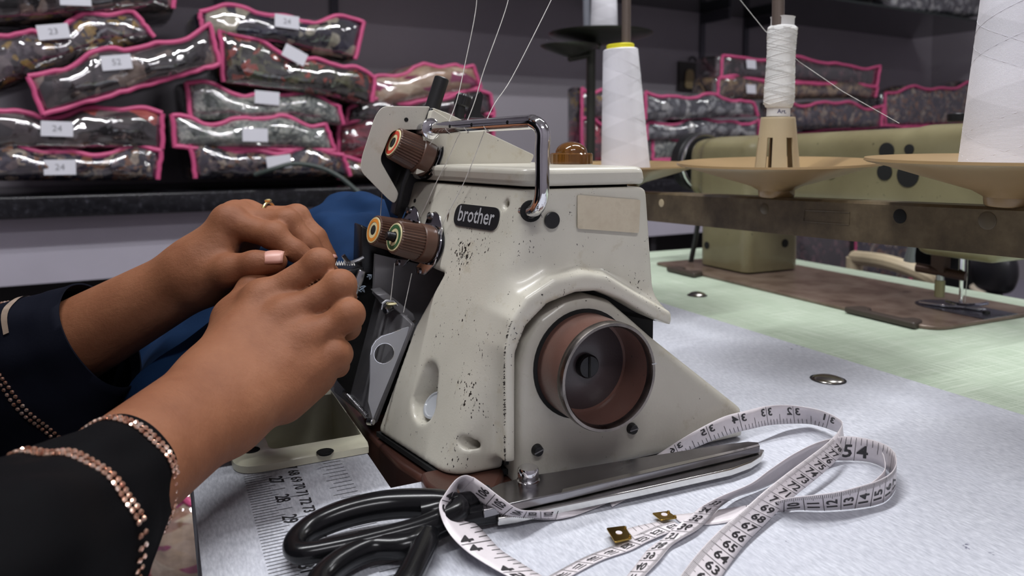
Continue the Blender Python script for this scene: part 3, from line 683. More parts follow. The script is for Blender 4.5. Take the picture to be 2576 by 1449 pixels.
# ================================================================== threads
def thread(name, pts, label, r=.00028, parent=None):
    o = MB().tube(spline([wor(p) if parent is None else p for p in pts], 5), r, 5).build(name, M['thread'], parent)
    if label: tag(o, label, 'thread', 'white sewing threads')
    return o
for px, ups, downs, lab_ in ((1137, ((1202, -60), (1196, 30), (1170, 160), (1150, 250)), ((1113, 332), (1090, 352), (1068, 382)), 'white thread running down to the red ringed knob'),
                       (1182, ((1292, -60), (1270, 30), (1218, 175), (1196, 250)), ((1158, 335), (1125, 405), (1092, 470), (1058, 545)), 'white thread running down to the orange ringed knob'),
                       (1232, ((1415, -60), (1372, 30), (1288, 195), (1246, 258)), ((1221, 327), (1192, 400), (1162, 470), (1125, 540), (1098, 600)), 'white thread running down to the green ringed knob')):
    b0 = bar_pt(px); (xa, ya), (xb, yb) = ups[0], ups[1]; ups = ((xa+(xa-xb)*9, ya+(ya-yb)*9), (xa+(xa-xb)*4, ya+(ya-yb)*4))+ups; pts = [fy(a, b, b0.y+.004*(290-b)/290) for a, b in ups]+[b0+Vector((-.001, .001, .0042)), b0+Vector((-.0038, 0, -.001)), b0+Vector((-.001, 0, -.0042))]
    last = {1137: k1b, 1182: k2b, 1232: k3b}[px]; n = len(downs)
    for i, (a, b) in enumerate(downs): t = (i+1)/n; pts.append(fy(a, b, b0.y*(1-t)+(last.y-.006)*t))
    thread('sewing_thread', pts, lab_)
for i, (a, b, c, d, y) in enumerate(((993, 662, 982, 762, .095), (1036, 688, 1015, 786, .092), (962, 470, 957, 545, .12))):
    thread('looper_thread', [fy(a, b, y), fy((a+c)/2, (b+d)/2, y), fy(c, d, y)], None, .00025, ov)
# ================================================================== tailor's shears on the table
W = lambda px, py, z=0.0: atz(px, py, z)
sc = empty('tailor_shears', W(1330, 1215), 0, 'steel tailor shears with black enamel handles lying on the white table', 'scissors')
def sbuild(mb, name, mat, parent=sc, **k):
    o = mb.build(name, mat, parent, **k)
    if parent is sc:
        for v_ in o.data.vertices: v_.co -= sc.location
    return o
M['blade'] = metal('blade_steel', (.34, .33, .34), .24, brush=(40, 700, 40), dirt=.3)
M['bright'] = metal('bright_ground_steel', (.72, .71, .68), .2, brush=(40, 700, 40), dirt=.12)
lower = [(1252, 1279), (1300, 1262), (1420, 1235), (1600, 1205), (1800, 1155), (1905, 1128), (1923, 1131), (1915, 1146), (1890, 1162), (1840, 1180), (1740, 1202), (1600, 1233), (1430, 1268), (1300, 1296), (1252, 1303)]
o = sbuild(MB().prism([W(a, b, .0075) for a, b in lower], (0, 0, -.0042)), 'lower_blade', M['bright'], angle=30); bev(o, .0006, 2)
for m_ in range(1): pass
upper = [(1208, 1240), (1255, 1216), (1330, 1196), (1392, 1187), (1600, 1152), (1800, 1120), (1880, 1110), (1908, 1112), (1912, 1121), (1850, 1137), (1700, 1172), (1550, 1207), (1412, 1240), (1395, 1243), (1290, 1266), (1216, 1283)]
o = sbuild(MB().prism([W(a, b, .0125) for a, b in upper], (0, 0, -.0045)), 'upper_blade', M['blade'], angle=30); bev(o, .0006, 2)
up = o
e = [W(a, b, .0129) for a, b in ((1912, 1121), (1850, 1137), (1700, 1172), (1550, 1207), (1412, 1240))]; f_ = [W(a, b, .0126) for a, b in ((1908, 1117), (1848, 1132), (1698, 1165), (1548, 1199), (1416, 1230))]
mb = MB(); mb.grid([e, f_]); o = mb.build('ground_edge', M['bright'], up)
for v_ in o.data.vertices: v_.co -= sc.location
o.parent = up
pv = W(1329, 1212, .0125)
o = sbuild(MB().lathe([(.0062, 0), (.0062, .0012), (.0054, .0016), (.0056, .0022), (.0056, .0070), (.0050, .0080), (0, .0083)], 32, pv), 'pivot_screw', M['chrome'])
M['enamel'] = simple('black_gloss_enamel', (.006, .006, .007), .2, nscale=60, spec=.3)
def handle(name, pts, rad):
    pth = spline([W(a, b, z) for a, b, z in pts], 6, closed=True); mb = MB()
    n = len(pth); rr = [rad(i/n) for i in range(n)]
    mb.tube(pth, rr, 14, closed=True)
    return sbuild(mb, name, M['enamel'])
handle('upper_handle', [(1150, 1277, .013), (1085, 1266, .014), (975, 1270, .013), (870, 1292, .012), (785, 1328, .010), (742, 1368, .009), (760, 1392, .009), (850, 1378, .010), (960, 1352, .011), (1060, 1326, .012), (1130, 1298, .013)], lambda t: .0058+.0012*math.sin(6.28*t+.5))
handle('lower_handle', [(1075, 1345, .009), (1030, 1372, .009), (940, 1378, .008), (860, 1412, .008), (800, 1470, .007), (815, 1530, .007), (900, 1540, .007), (1000, 1490, .008), (1045, 1420, .009)], lambda t: .0058)
o = sbuild(MB().tube(spline([W(a, b, z) for a, b, z in ((1060, 1290, .012), (1120, 1282, .0125), (1190, 1258, .0125), (1228, 1246, .0122))], 5), [.0055+.0010*math.sin(k*.4) for k in range(16)], 12), 'upper_shank', M['enamel'])
o = sbuild(MB().tube(spline([W(a, b, z) for a, b, z in ((1050, 1362, .009), (1110, 1325, .009), (1180, 1300, .008), (1272, 1286, .0062))], 5), .0052, 12), 'lower_shank', M['enamel'])
# ================================================================== measuring tape
M['tape'] = simple('white_tape_vinyl', srgb(214, 207, 210), .35, nscale=200, namp=.04)
M['tape_ink'] = simple('tape_ink', (.02, .018, .02), .5)
tp = empty('measuring_tape', W(1900, 1250), 0, 'white tailor measuring tape with black figures and brass ends, looped on the table', 'measuring tape')
class Strand:
    def __init__(s, rows, per=10):
        A = spline([W(r[0], r[1], r[2]) for r in rows], per); B = spline([W(r[3], r[4], r[5]) for r in rows], per)
        s.A, s.B = A, B; s.s = [0.0]
        for i in range(1, len(A)): s.s.append(s.s[-1]+(((A[i]+B[i])-(A[i-1]+B[i-1]))*.5).length)
        mb = MB(); mb.grid([[a.lerp(b, k/4) for k in range(5)] for a, b in zip(A, B)])
        o = mb.build('tape_band', M['tape'], tp, angle=80); s.o = o
        for v_ in o.data.vertices: v_.co -= tp.location
        m_ = o.modifiers.new('solid', 'SOLIDIFY'); m_.thickness = .00035; m_.offset = 0
        s.ink = MB()
    def P(s, u, t, lift=.0004):
        u = min(max(u, 0), s.s[-1]-1e-6); import bisect
        i = max(0, min(len(s.s)-2, bisect.bisect_right(s.s, u)-1)); f = (u-s.s[i])/max(1e-9, s.s[i+1]-s.s[i])
        a = s.A[i].lerp(s.A[i+1], f); b = s.B[i].lerp(s.B[i+1], f); p = a.lerp(b, t)
        n_ = (s.A[i+1]-s.A[i]+s.B[i+1]-s.B[i]).cross(b-a).normalized()
        if n_.dot(CAM-p) < 0: n_ = -n_
        return p+n_*lift
    def width(s, u): return (s.P(u, 1)-s.P(u, 0)).length
    def near(s, px, py):
        best = (1e9, 0)
        for i in range(len(s.A)):
            w_ = (s.A[i]+s.B[i])*.5-CAM; d = w_.y*math.cos(PITCH)-w_.z*math.sin(PITCH); up_ = w_.y*math.sin(PITCH)+w_.z*math.cos(PITCH)
            q = (PPX+F*w_.x/d-px)**2+(PPY-F*up_/d-py)**2
            if q < best[0]: best = (q, s.s[i])
        return best[1]
    def quad(s, u0, u1, t0, t1):
        n_ = 3; s.ink.grid([[s.P(u0+(u1-u0)*j, t0+(t1-t0)*k/n_) for j in (0, 1)] for k in range(n_+1)])
    def text(s, txt, u, t, size, mode, sq=1.0):
        v_, f = glyphs(txt, size, .02); wd = .017
        mp = {'x+': lambda a, b: (u+b, t+a*sq/wd), 'x-': lambda a, b: (u-b, t-a*sq/wd), 'l+': lambda a, b: (u+a, t-b/wd), 'l-': lambda a, b: (u-a, t+b/wd), 'xr': lambda a, b: (u+b, t-a*sq/wd), 'xs': lambda a, b: (u-b, t+a*sq/wd)}[mode]
        s.ink.add([s.P(*mp(a, b), .00042) for a, b in v_], f)
    def cm(s, n0, u0, d, edge, mode, lo, hi_):
        g = (lambda a: a) if edge == 0 else (lambda a: 1-a)
        for n in range(lo, hi_+1):
            u = u0+(n-n0)*.01*d
            if u < 0 or u > s.s[-1]: continue
            for k in range(10):
                uu = u+(k*.001-.005)*d; L_ = .22
                if 0 < uu < s.s[-1]: s.quad(uu-(.00017 if k == 0 else .00012), uu+(.00017 if k == 0 else .00012), g(0.02), g(1.0 if k == 0 else (.30 if k == 5 else L_)))
            s.text(str(n), u, g(.63), .0078 if n > 99 else .0088, mode, .78 if n > 99 else 1.0)
    def inch(s, n0, u0, d, edge, mode, lo, hi_, size=.0095):
        g = (lambda a: a) if edge == 0 else (lambda a: 1-a)
        for n in range(lo, hi_+1):
            u = u0+(n-n0)*.0254*d
            for k in range(8):
                uu = u+k*.0254/8*d
                if 0 < uu < s.s[-1]: s.quad(uu-.00017, uu+.00017, g(.02), g(.98 if k == 0 else (.55 if k == 4 else .3)))
            t_ = str(n); o1 = .0034 if mode == 'l+' else -.0034
            if 0 < u < s.s[-1]: s.text(t_[0], u-o1, g(.68), size, mode); s.text(t_[1], u+o1, g(.68), size, mode)
    def done(s):
        if s.ink.v:
            o = s.ink.build('printed_scale', M['tape_ink'], s.o, smooth=False); o['kind'] = 'stuff'
            for v_ in o.data.vertices: v_.co -= tp.location
# strand rising from the near edge, looping back behind and passing under the shears
a = Strand([(1690, 1478, .006, 1757, 1540, .001), (1752, 1395, .008, 1815, 1450, .001), (1814, 1330, .010, 1873, 1371, .002), (1868, 1284, .012, 1928, 1315, .003), (1920, 1238, .014, 1975, 1268, .005), (1975, 1194, .016, 2025, 1227, .006), (2030, 1153, .018, 2075, 1186, .008), (2075, 1119, .019, 2112, 1149, .009), (2106, 1090, .019, 2126, 1122, .008)])
a.cm(66, a.near(1838, 1330), 1, 0, 'x+', 60, 78); a.done()
b = Strand([(2106, 1090, .019, 2126, 1122, .008), (2119, 1066, .018, 2121, 1096, .006), (2108, 1052, .018, 2100, 1085, .004), (2070, 1034, .018, 2062, 1072, .003), (2025, 1024, .018, 2030, 1066, .0025), (1975, 1019, .0205, 1980, 1066, .0045), (1925, 1022, .0222, 1932, 1070, .0080), (1875, 1034, .0225, 1885, 1080, .0100), (1822, 1048, .0215, 1838, 1092, .0092), (1760, 1078, .0172, 1775, 1115, .0070), (1690, 1120, .0105, 1705, 1150, .0025), (1600, 1180, .0022, 1625, 1225, .0012), (1520, 1240, .0016, 1540, 1275, .0012)])
b.inch(33, b.near(1929, 1045), 1, 1, 'l+', 31, 36); b.done()
c = Strand([(1600, 1180, .0012, 1625, 1225, .0006), (1498, 1255, .002, 1480, 1285, .001), (1440, 1278, .004, 1425, 1303, .001), (1390, 1284, .006, 1385, 1308, .001), (1345, 1285, .010, 1345, 1306, .003), (1304, 1281, .015, 1279, 1301, .006), (1264, 1255, .020, 1236, 1286, .009), (1224, 1224, .024, 1193, 1261, .012), (1193, 1202, .026, 1160, 1240, .014)])
c.cm(106, c.near(1212, 1245), 1, 1, 'xr', 102, 109); c.done()
d = Strand([(1193, 1202, .026, 1160, 1240, .014), (1170, 1196, .027, 1148, 1226, .016), (1146, 1208, .027, 1150, 1238, .014), (1118, 1245, .024, 1155, 1264, .012), (1105, 1273, .021, 1164, 1280, .010), (1115, 1314, .016, 1180, 1302, .008), (1140, 1354, .012, 1217, 1338, .005), (1180, 1391, .008, 1258, 1382, .003), (1233, 1425, .005, 1310, 1416, .002), (1290, 1455, .003, 1366, 1450, .001), (1380, 1490, .001, 1440, 1480, .001)])
d.inch(44, d.near(1188, 1375), 1, 1, 'l+', 43, 46); d.done()
# strand of figures 34 to 40, ending in the upright loop on the right
e = Strand([(1560, 1470, .001, 1600, 1470, .001), (1606, 1413, .002, 1655, 1413, .002), (1630, 1382, .003, 1686, 1376, .002), (1668, 1354, .004, 1717, 1354, .003), (1699, 1326, .006, 1755, 1332, .003), (1736, 1298, .008, 1786, 1304, .003), (1767, 1273, .009, 1811, 1276, .003), (1815, 1248, .011, 1848, 1252, .002), (1888, 1217, .014, 1905, 1233, .001), (1935, 1183, .016, 1945, 1215, .001), (1997, 1142, .017, 1990, 1186, .001), (2060, 1112, .017, 2045, 1162, .001), (2124, 1098, .017, 2112, 1158, .001), (2183, 1104, .017, 2180, 1161, .001), (2230, 1120, .017, 2220, 1175, .001), (2252, 1140, .017, 2246, 1195, .001)])
e.cm(36, e.near(1727, 1324), -1, 1, 'xs', 33, 41); u_ = e.near(2149, 1130)
for k in range(-6, 10):
    uu = u_+k*.0254/8; e.quad(uu-.00013, uu+.00013, .02, 1.0 if k % 8 == 0 else (.55 if k % 4 == 0 else .32))
e.text('5', u_-.0042, .62, .0125, 'l+'); e.text('4', u_+.0042, .62, .0125, 'l+'); e.done()
f = Strand([(2252, 1140, .017, 2246, 1195, .001), (2255, 1165, .017, 2253, 1226, .001), (2242, 1189, .0165, 2233, 1256, .001), (2211, 1208, .016, 2202, 1270, .001), (2168, 1222, .0155, 2155, 1278, .001), (2109, 1237, .015, 2109, 1282, .001), (2053, 1245, .0145, 2059, 1284, .001), (1997, 1251, .013, 2000, 1283, .001), (1940, 1262, .008, 1935, 1292, .0008), (1850, 1276, .003, 1850, 1310, .0008), (1770, 1288, .0015, 1780, 1320, .0006), (1690, 1296, .0008, 1710, 1313, .0006)])
f.cm(13, f.near(2137, 1255), -1, 0, 'xr', 8, 17); f.done()
# short inner coil of the same loop
i_ = Strand([(2180, 1222, .010, 2180, 1240, .001), (2205, 1205, .012, 2205, 1228, .001), (2226, 1180, .014, 2222, 1215, .001), (2224, 1150, .015, 2228, 1196, .001), (2219, 1138, .015, 2226, 1180, .001)])
i_.done()
# flat strand to the near left and the two brass ends
g = Strand([(1340, 1470, .0012, 1390, 1475, .001), (1391, 1444, .0012, 1435, 1450, .001), (1466, 1404, .0012, 1512, 1410, .001), (1543, 1373, .0014, 1584, 1385, .001), (1590, 1351, .002, 1630, 1362, .0012), (1646, 1326, .003, 1682, 1340, .0015), (1692, 1312, .003, 1720, 1326, .0015)])
g.cm(121, g.near(1613, 1357), 1, 0, 'xr', 116, 124); g.done()
h = Strand([(1576, 1331, .0022, 1596, 1357, .0022), (1610, 1322, .002, 1640, 1343, .002), (1660, 1312, .0012, 1690, 1330, .001)])
for k in range(6): h.quad(.004+k*.004, .0042+k*.004, .0, .45)
h.done()
def clip(c0, c1, c2, c3, hole):
    P = [W(*q) for q in (c0, c1, c2, c3)]; n_ = (P[1]-P[0]).cross(P[3]-P[0]).normalized(); n_ = n_ if n_.z > 0 else -n_
    o = MB().prism(rloop([p+n_*.0006 for p in P], .0008, 3), n_*.0007).build('brass_end', M['brass'], tp, angle=50); bev(o, .0002, 2)
    for v_ in o.data.vertices: v_.co -= tp.location
    k = MB().lathe([(.0016, .0), (.0016, .00025), (0, .00025)], 18, W(*hole)+n_*.0013, n_).build('punched_hole', M['tape'], o)
    for v_ in k.data.vertices: v_.co -= tp.location
    for t in (.12, .88):
        q = P[1].lerp(P[2], t).lerp((P[0]+P[2])*.5, .12); k = MB().lathe([(.0009, 0), (.0007, .0006), (0, .0008)], 12, q+n_*.0012, n_).build('rivet', M['brass'], o)
        for v_ in k.data.vertices: v_.co -= tp.location
clip((1525, 1334, .003), (1572, 1328, .003), (1590, 1360, .003), (1547, 1370, .003), (1557, 1347, .003))
clip((1640, 1296, .002), (1680, 1291, .002), (1704, 1308, .002), (1663, 1314, .002), (1671, 1301, .002))
# ================================================================== thread stand with three saucers
def rail_mat():
    N = NT('olive_brown_hammered_enamel'); n_ = N.noise(45, 5, .65); c_ = N.ramp(n_, [(.3, srgb(76, 66, 52)), (.55, srgb(102, 89, 69)), (.75, srgb(120, 107, 84))]); N.set(col=c_, rough=.32, metal=.25); N.bump(n_, .15, .0003); return N.m
M['rail_paint'] = rail_mat()
M['tan'] = simple('tan_plastic', srgb(154, 128, 90), .32, nscale=18, namp=.10)
M['tan_light'] = simple('pale_tan_plastic', srgb(190, 174, 142), .4, nscale=25, namp=.07)
M['thread_white'] = None
RX = .300; ZR = lambda y: .1500-.030*y                   # rail climbs slightly towards the near end
ts = empty('thread_stand', (OX, OY, 0), PHI, 'olive brown cone thread stand with a rail and three tan saucers', 'thread stand')
y0, y1 = -.30, .42; prof2 = [(-.013, -.031), (-.013, -.002), (-.011, 0), (.011, 0), (.013, -.002), (.013, -.031), (.0115, -.031), (.0115, -.0028), (.0105, -.0018), (-.0105, -.0018), (-.0115, -.0028), (-.0115, -.031)]
mb = MB(); n = len(prof2)
for yy in (y0, y1): mb.v += [Vector((RX+.013+a_, yy, ZR(yy)+b_)) for a_, b_ in prof2]
for i in range(n): j = (i+1) % n; mb.f.append((i, j, n+j, n+i))
mb.f.append(tuple(range(n))[::-1]); mb.f.append(tuple(range(n, 2*n)))
rl = mb.build('rail', M['rail_paint'], ts, smooth=False)
for px, py, r_, m_ in ((1664, 511, .0042, 'tan_light'), (1923, 525, .0048, 'rail_knock'), (2264, 544, .0052, 'black_matte'), (2484, 555, .0058, 'rail_knock')):
    M.setdefault('rail_knock', simple('knockout_brown', srgb(96, 86, 68), .4, .2))
    p = fx(px, py, RX); MB().lathe([(r_, -.0002), (r_, .0003), (r_*.9, .0006), (0, .0006)], 24, p, (-1, 0, 0)).build('knockout_disc', M[m_], rl)
pl = [fx(a_, b_, RX-.0004) for a_, b_ in ((2024, 529), (2138, 534), (2136, 565), (2022, 557))]
MB().tube(pl, .0003, 5, closed=True).build('embossed_panel', M['rail_paint'], rl)
SY = [fx(1575, 400, RX+.013).y, fx(1955, 405, RX+.013).y, fx(2548, 405, RX+.013).y]; SR = .0860
M['rod'] = simple('brown_grey_rod', srgb(104, 92, 84), .4, .3)
for i, yy in enumerate(SY):
    zb = ZR(yy); tilt = [(.02, .03), (.035, .03), (.02, .02)][i]
    s_ = empty('saucer_unit', (RX+.013, yy, zb)); s_.parent = ts
    bpy.data.objects.remove(s_)
    R_ = Matrix.Rotation(tilt[0], 3, 'Y') @ Matrix.Rotation(tilt[1], 3, 'X'); ax = R_ @ Vector((0, 0, 1)); ax = Vector((-tilt[0], -tilt[1]*.6, 1)).normalized()
    h0 = .0285
    pr_ = [(.014, 0), (.0150, .001), (.0155, .006), (.022, .010), (.050, .0185), (.072, .0255), (SR-.002, h0), (SR, h0+.001), (SR-.0005, h0+.0028), (SR-.003, h0+.0026), (.072, .0285), (.050, .0215), (.022, .0135), (.0, .0130)]
    sa = MB().lathe(pr_, 72, (RX+.013, yy, zb), ax).build('saucer', M['tan'], ts, angle=50)
    MB().lathe([(.006, 0), (.0055, .001), (.0050, .30)], 20, (RX+.013, yy, zb+.012), ax).build('cone_rod', M['rod'], ts)
MB().box((RX+.013, -.27, (ZR(-.27)-.02)/2), (.02, .02, ZR(-.27)-.022)).build('stand_post', M['rail_paint'], ts, smooth=False)
MB().box((RX+.013, -.27, .003), (.06, .06, .006)).build('stand_foot', M['rail_paint'], ts, smooth=False)
# ---- thread cones
def yarn(name, col, sc_):
    N = NT(name); mp = N.coord((1, 1, 1))
    a1 = N.n('ShaderNodeTexWave', wave_type='BANDS', bands_direction='Z'); a1.inputs['Scale'].default_value = sc_; a1.inputs['Distortion'].default_value = .6; a1.inputs['Detail'].default_value = 3; a1.inputs['Detail Scale'].default_value = 4; N.l(mp, a1.inputs[0])
    gr = N.n('ShaderNodeTexGradient', gradient_type='RADIAL'); N.l(mp, gr.inputs[0]); sx = N.n('ShaderNodeSeparateXYZ'); N.l(mp, sx.inputs[0])
    zz = N.math('MULTIPLY', sx.outputs[2], 19.0); f = None
    for sg in ('ADD', 'SUBTRACT'):                    # crossing layers of the winding
        fr = N.math('FRACT', N.math(sg, zz, N.math('MULTIPLY', gr.outputs[1], 1.0))); st = N.ramp(fr, [(0, (0, 0, 0)), (.02, (1, 1, 1)), (.48, (1, 1, 1)), (.52, (0, 0, 0))])
        f = st if f is None else N.mix(.5, f, st)
    c_ = N.mix(f, tuple(k*.84 for k in col), col); N.set(col=c_, rough=.75, sheen=.2); N.bump(a1.outputs[0], .5, .0003); return N.m
M['yarn'] = yarn('white_polyester_thread', srgb(246, 245, 252), 900)
M['yarn2'] = yarn('off_white_cotton_thread', srgb(243, 243, 240), 500)
def wind(o_, prof_fn, h0_, h1_, turns, parent, r=.00022, n=0, mat='yarn', phase=0):
    pts = []; N_ = int(turns*28)
    for i in range(N_+1):
        t = i/N_; z = h0_+(h1_-h0_)*t; a_ = 2*math.pi*turns*t+phase; rr = prof_fn(z)+r*.4; pts.append(Vector((rr*math.cos(a_), rr*math.sin(a_), z)))
    o = MB().tube(pts, r, 4).build('winding_strand', M[mat], parent); return o
def cone(y, zb, r0, r1, h, lean, label, capmat, name='thread_cone'):
    c_ = empty(name, wor((RX+.013, y, zb)), 0, label, 'thread cone', 'thread cones on the stand'); c_.rotation_euler = lean
    MB().lathe([(r0*.6, 0), (r0-.001, 0), (r0, .0012), (r1, h-.001), (r1-.0015, h), (r1*.6, h)], 56, (0, 0, 0)).build('wound_thread', M['yarn'], c_, angle=40)
    fn = lambda z: r0+(r1-r0)*z/h
    for k, (a_, b_, t_, p_) in enumerate(((.0, 1, 2.4, .3), (1, 0, 2.4, 1.8), (.05, .95, 2.1, 3.1), (.95, .05, 2.1, 4.2))): wind(0, fn, .002+(h-.004)*a_, .002+(h-.004)*b_, t_, c_, .00016, phase=p_)
    MB().lathe([(r1*.80, h-.01), (r1*.80, h+.0045), (r1*.74, h+.0055), (r1*.55, h+.0055), (r1*.5, h-.01)], 40).build('cone_core', capmat, c_, angle=40)
    return c_
M['yellow'] = simple('yellow_plastic', srgb(224, 214, 44), .4, nscale=20, namp=.05)
M['white_core'] = simple('white_plastic_core', (.75, .75, .74), .4)
cone(SY[0], ZR(SY[0])+.0155, .0288, .0200, .148, (0, -.052, 0), 'tall white thread cone with a yellow core on the rear saucer', M['yellow'])
cone(SY[2], ZR(SY[2])+.0155, .0310, .0170, .165, (0, .0, 0), 'large white thread cone on the saucer nearest the camera', M['white_core'])
# small spool on a slotted cone adapter
ad = empty('spool_adapter', wor((RX+.013, SY[1], ZR(SY[1])+.0138)), 0, 'slotted cream plastic cone adapter standing on the middle saucer', 'adapter')
mb = MB(); seg = 64; r0, r1, h = .0200, .0146, .0545; th = .0016; zs = [0, .004, .038, h]
def slot(i): a_ = (i+.5)/seg*2*math.pi; return any(abs((a_-c0+math.pi) % (2*math.pi)-math.pi) < .17 for c0 in [SL+k*math.pi/3 for k in range(6)])
SL = math.radians(-90+18)
rad = lambda z: r0+(r1-r0)*z/h
rings = [[Vector(((rad(z)-off)*math.cos(2*math.pi*i/seg), (rad(z)-off)*math.sin(2*math.pi*i/seg), z)) for i in range(seg)] for off in (0, th) for z in zs]
base_i = []
for rg in rings: base_i.append(len(mb.v)); mb.v += rg
for i in range(seg):
    j = (i+1) % seg
    for lay in (0, 1):
        for k in range(3):
            if k == 1 and slot(i): continue
            a_, b_ = base_i[lay*4+k], base_i[lay*4+k+1]; mb.f.append((a_+i, a_+j, b_+j, b_+i))
    for k in (0, 3): a_, b_ = base_i[k], base_i[4+k]; mb.f.append((a_+i, a_+j, b_+j, b_+i))
    if slot(i):
        for k in (1, 2): a_, b_ = base_i[k], base_i[4+k]; mb.f.append((a_+i, a_+j, b_+j, b_+i))
    if slot(i) != slot(i-1):
        mb.f.append((base_i[1]+i, base_i[5]+i, base_i[6]+i, base_i[2]+i))
mb.build('slotted_cone', M['tan_light'], ad, angle=30)
MB().lathe([(r1-.0016, h-.002), (r1, h), (r1*.97, h+.0016), (r1*.6, h+.0018)], 40).build('adapter_top', M['tan_light'], ad)
spl = empty('thread_spool', wor((RX+.013, SY[1], ZR(SY[1])+.0138+.0565)), 0, 'small white cotton thread spool on a plastic adapter', 'thread spool'); spl.rotation_euler = (.01, .022, 0)
MB().lathe([(.0080, 0), (.0098, .0002), (.0098, .0845), (.0105, .0860), (.0080, .0865), (.0075, .08)], 36).build('paper_tube', simple('white_paper_tube', (.78, .77, .76), .6), spl, angle=40)
prf = lambda z: .0123+(.0005*math.sin(z*90))
MB().lathe([(.0095, .0075), (.0112, .0082), (.0120, .0105)]+[(prf(z), z) for z in np.linspace(.013, .074, 12)]+[(.0118, .0772), (.0108, .0782), (.0096, .0785)], 44).build('wound_thread', M['yarn2'], spl, angle=40)
for k in range(10):
    up_ = k % 2 == 0; wind(0, prf, .0105 if up_ else .0765, .0765 if up_ else .0105, 3.2+.3*(k % 3), spl, .00022, mat='yarn2', phase=k*.63)
tv, tf = glyphs('Art.', .0050, .01); d_ = (CAM-spl.location); a0 = math.atan2(d_.y, d_.x)+.32
MB().add([Vector((.00992*math.cos(a0+q[0]/.0099), .00992*math.sin(a0+q[0]/.0099), .0042+q[1])) for q in tv], tf).build('printed_lettering', simple('navy_ink', (.03, .03, .12), .6), spl, smooth=False)
tag(MB().tube(spline([wor(fx(a_, b_, RX+.004)) for a_, b_ in ((1943, 48), (1944, 25), (1947, -40), (1950, -120), (1958, -380))], 4), .00028, 5).build('spool_thread', M['thread'], None), 'white thread rising from the small cotton spool', 'thread', 'white sewing threads')
tag(MB().tube([wor(fx(a_, b_, .33)) for a_, b_ in ((1830, -40), (1925, 78), (2010, 155), (2120, 230), (2262, 310))], .00020, 5).build('slanting_thread', M['thread'], None), 'pale thread slanting down behind the small spool', 'thread', 'white sewing threads')
# ================================================================== second sewing table and lockstitch machine
def green_mat():
    N = NT('pale_green_linen_laminate'); a = N.noise(1, 3, .6, N.coord((14, 900, 1))); b = N.noise(1, 3, .6, N.coord((900, 14, 1)))
    m_ = N.math('MAXIMUM', a, b); c = N.ramp(m_, [(.48, srgb(172, 189, 166)), (.62, srgb(201, 213, 195)), (.75, srgb(230, 238, 224))]); N.set(col=c, rough=.45); return N.m
M['green_top'] = green_mat()
gt = empty('lockstitch_table', (OX, OY, FLOOR), PHI, 'pale green linen patterned sewing table behind the white one', 'table')
o = slab_with_holes([.3745, .80], [-.45, .74], -.034, -.0012, []).build('table_top', M['green_top'], gt, smooth=False); o.location = (0, 0, -FLOOR)
for x in (.43, .75):
    for y in (-.38, .66): MB().box((x, y, (-.034-FLOOR)/2), (.04, .04, -.034-FLOOR)).build('leg', M['legs'], gt, smooth=False)
p = fz(1754, 741); dome(gt, p.x, p.y, .0115, -FLOOR-.0012, .005)
def olive():
    N = NT('olive_khaki_enamel'); c = N.ramp(N.noise(14, 4), [(.3, srgb(112, 104, 76)), (.7, srgb(134, 127, 96))]); s_ = N.ramp(N.noise(130, 4, .6), [(.68, (0, 0, 0)), (.74, (1, 1, 1))]); c = N.mix(s_, c, (.05, .04, .02)); N.set(col=c, rough=.3, coat=.2); return N.m
M['olive'] = olive()
def bedm():
    N = NT('worn_brown_bed'); c = N.ramp(N.noise(22, 5, .65), [(.28, srgb(84, 66, 56)), (.5, srgb(120, 102, 90)), (.75, srgb(140, 124, 112))]); N.set(col=c, rough=.3, metal=.2); return N.m
lk = empty('lockstitch_machine', (OX, OY, 0), PHI, 'olive lockstitch sewing machine with worn brown bed on the green table', 'sewing machine')
bed = rloop([(.540, .128, -.0010), (.736, .128, -.0010), (.736, .612, -.0010), (.546, .612, -.0010)], [.03, .012, .01, .01], 6)
o = MB().prism(bed, (0, 0, .0042)).build('bed_plate', bedm(), lk, angle=50); bev(o, .001, 2)
M['plate_blue'] = metal('blued_steel_plate', (.24, .25, .31), .28)
pp = [Vector((.655+.030*math.cos(a), .195+.030*math.sin(a), .0034)) for a in np.linspace(0, math.pi, 14)]
o = MB().prism([Vector((.685, .129, .0034))]+pp+[Vector((.625, .129, .0034))], (0, 0, .0007)).build('needle_plate', M['plate_blue'], lk, smooth=False)
slotted('plate_screw', (.655, .145, .0036), (0, 0, 1), .004, lk)
for x0, y0, y1 in ((.531, .142, .232), (.522, .485, .552)):
    o = MB().prism(rloop([(x0, y0, 0), (x0+.024, y0+.008, 0), (x0+.024, y0+.02, 0), (x0+.012, y0+.022, 0), (x0+.012, y1-.022, 0), (x0+.024, y1-.02, 0), (x0+.024, y1-.006, 0), (x0, y1, 0)], .004, 4), (0, 0, .0065)).build('bed_hinge', simple('dark_brown_rubber', srgb(66, 56, 50), .45), lk, angle=50); bev(o, .0015, 2)
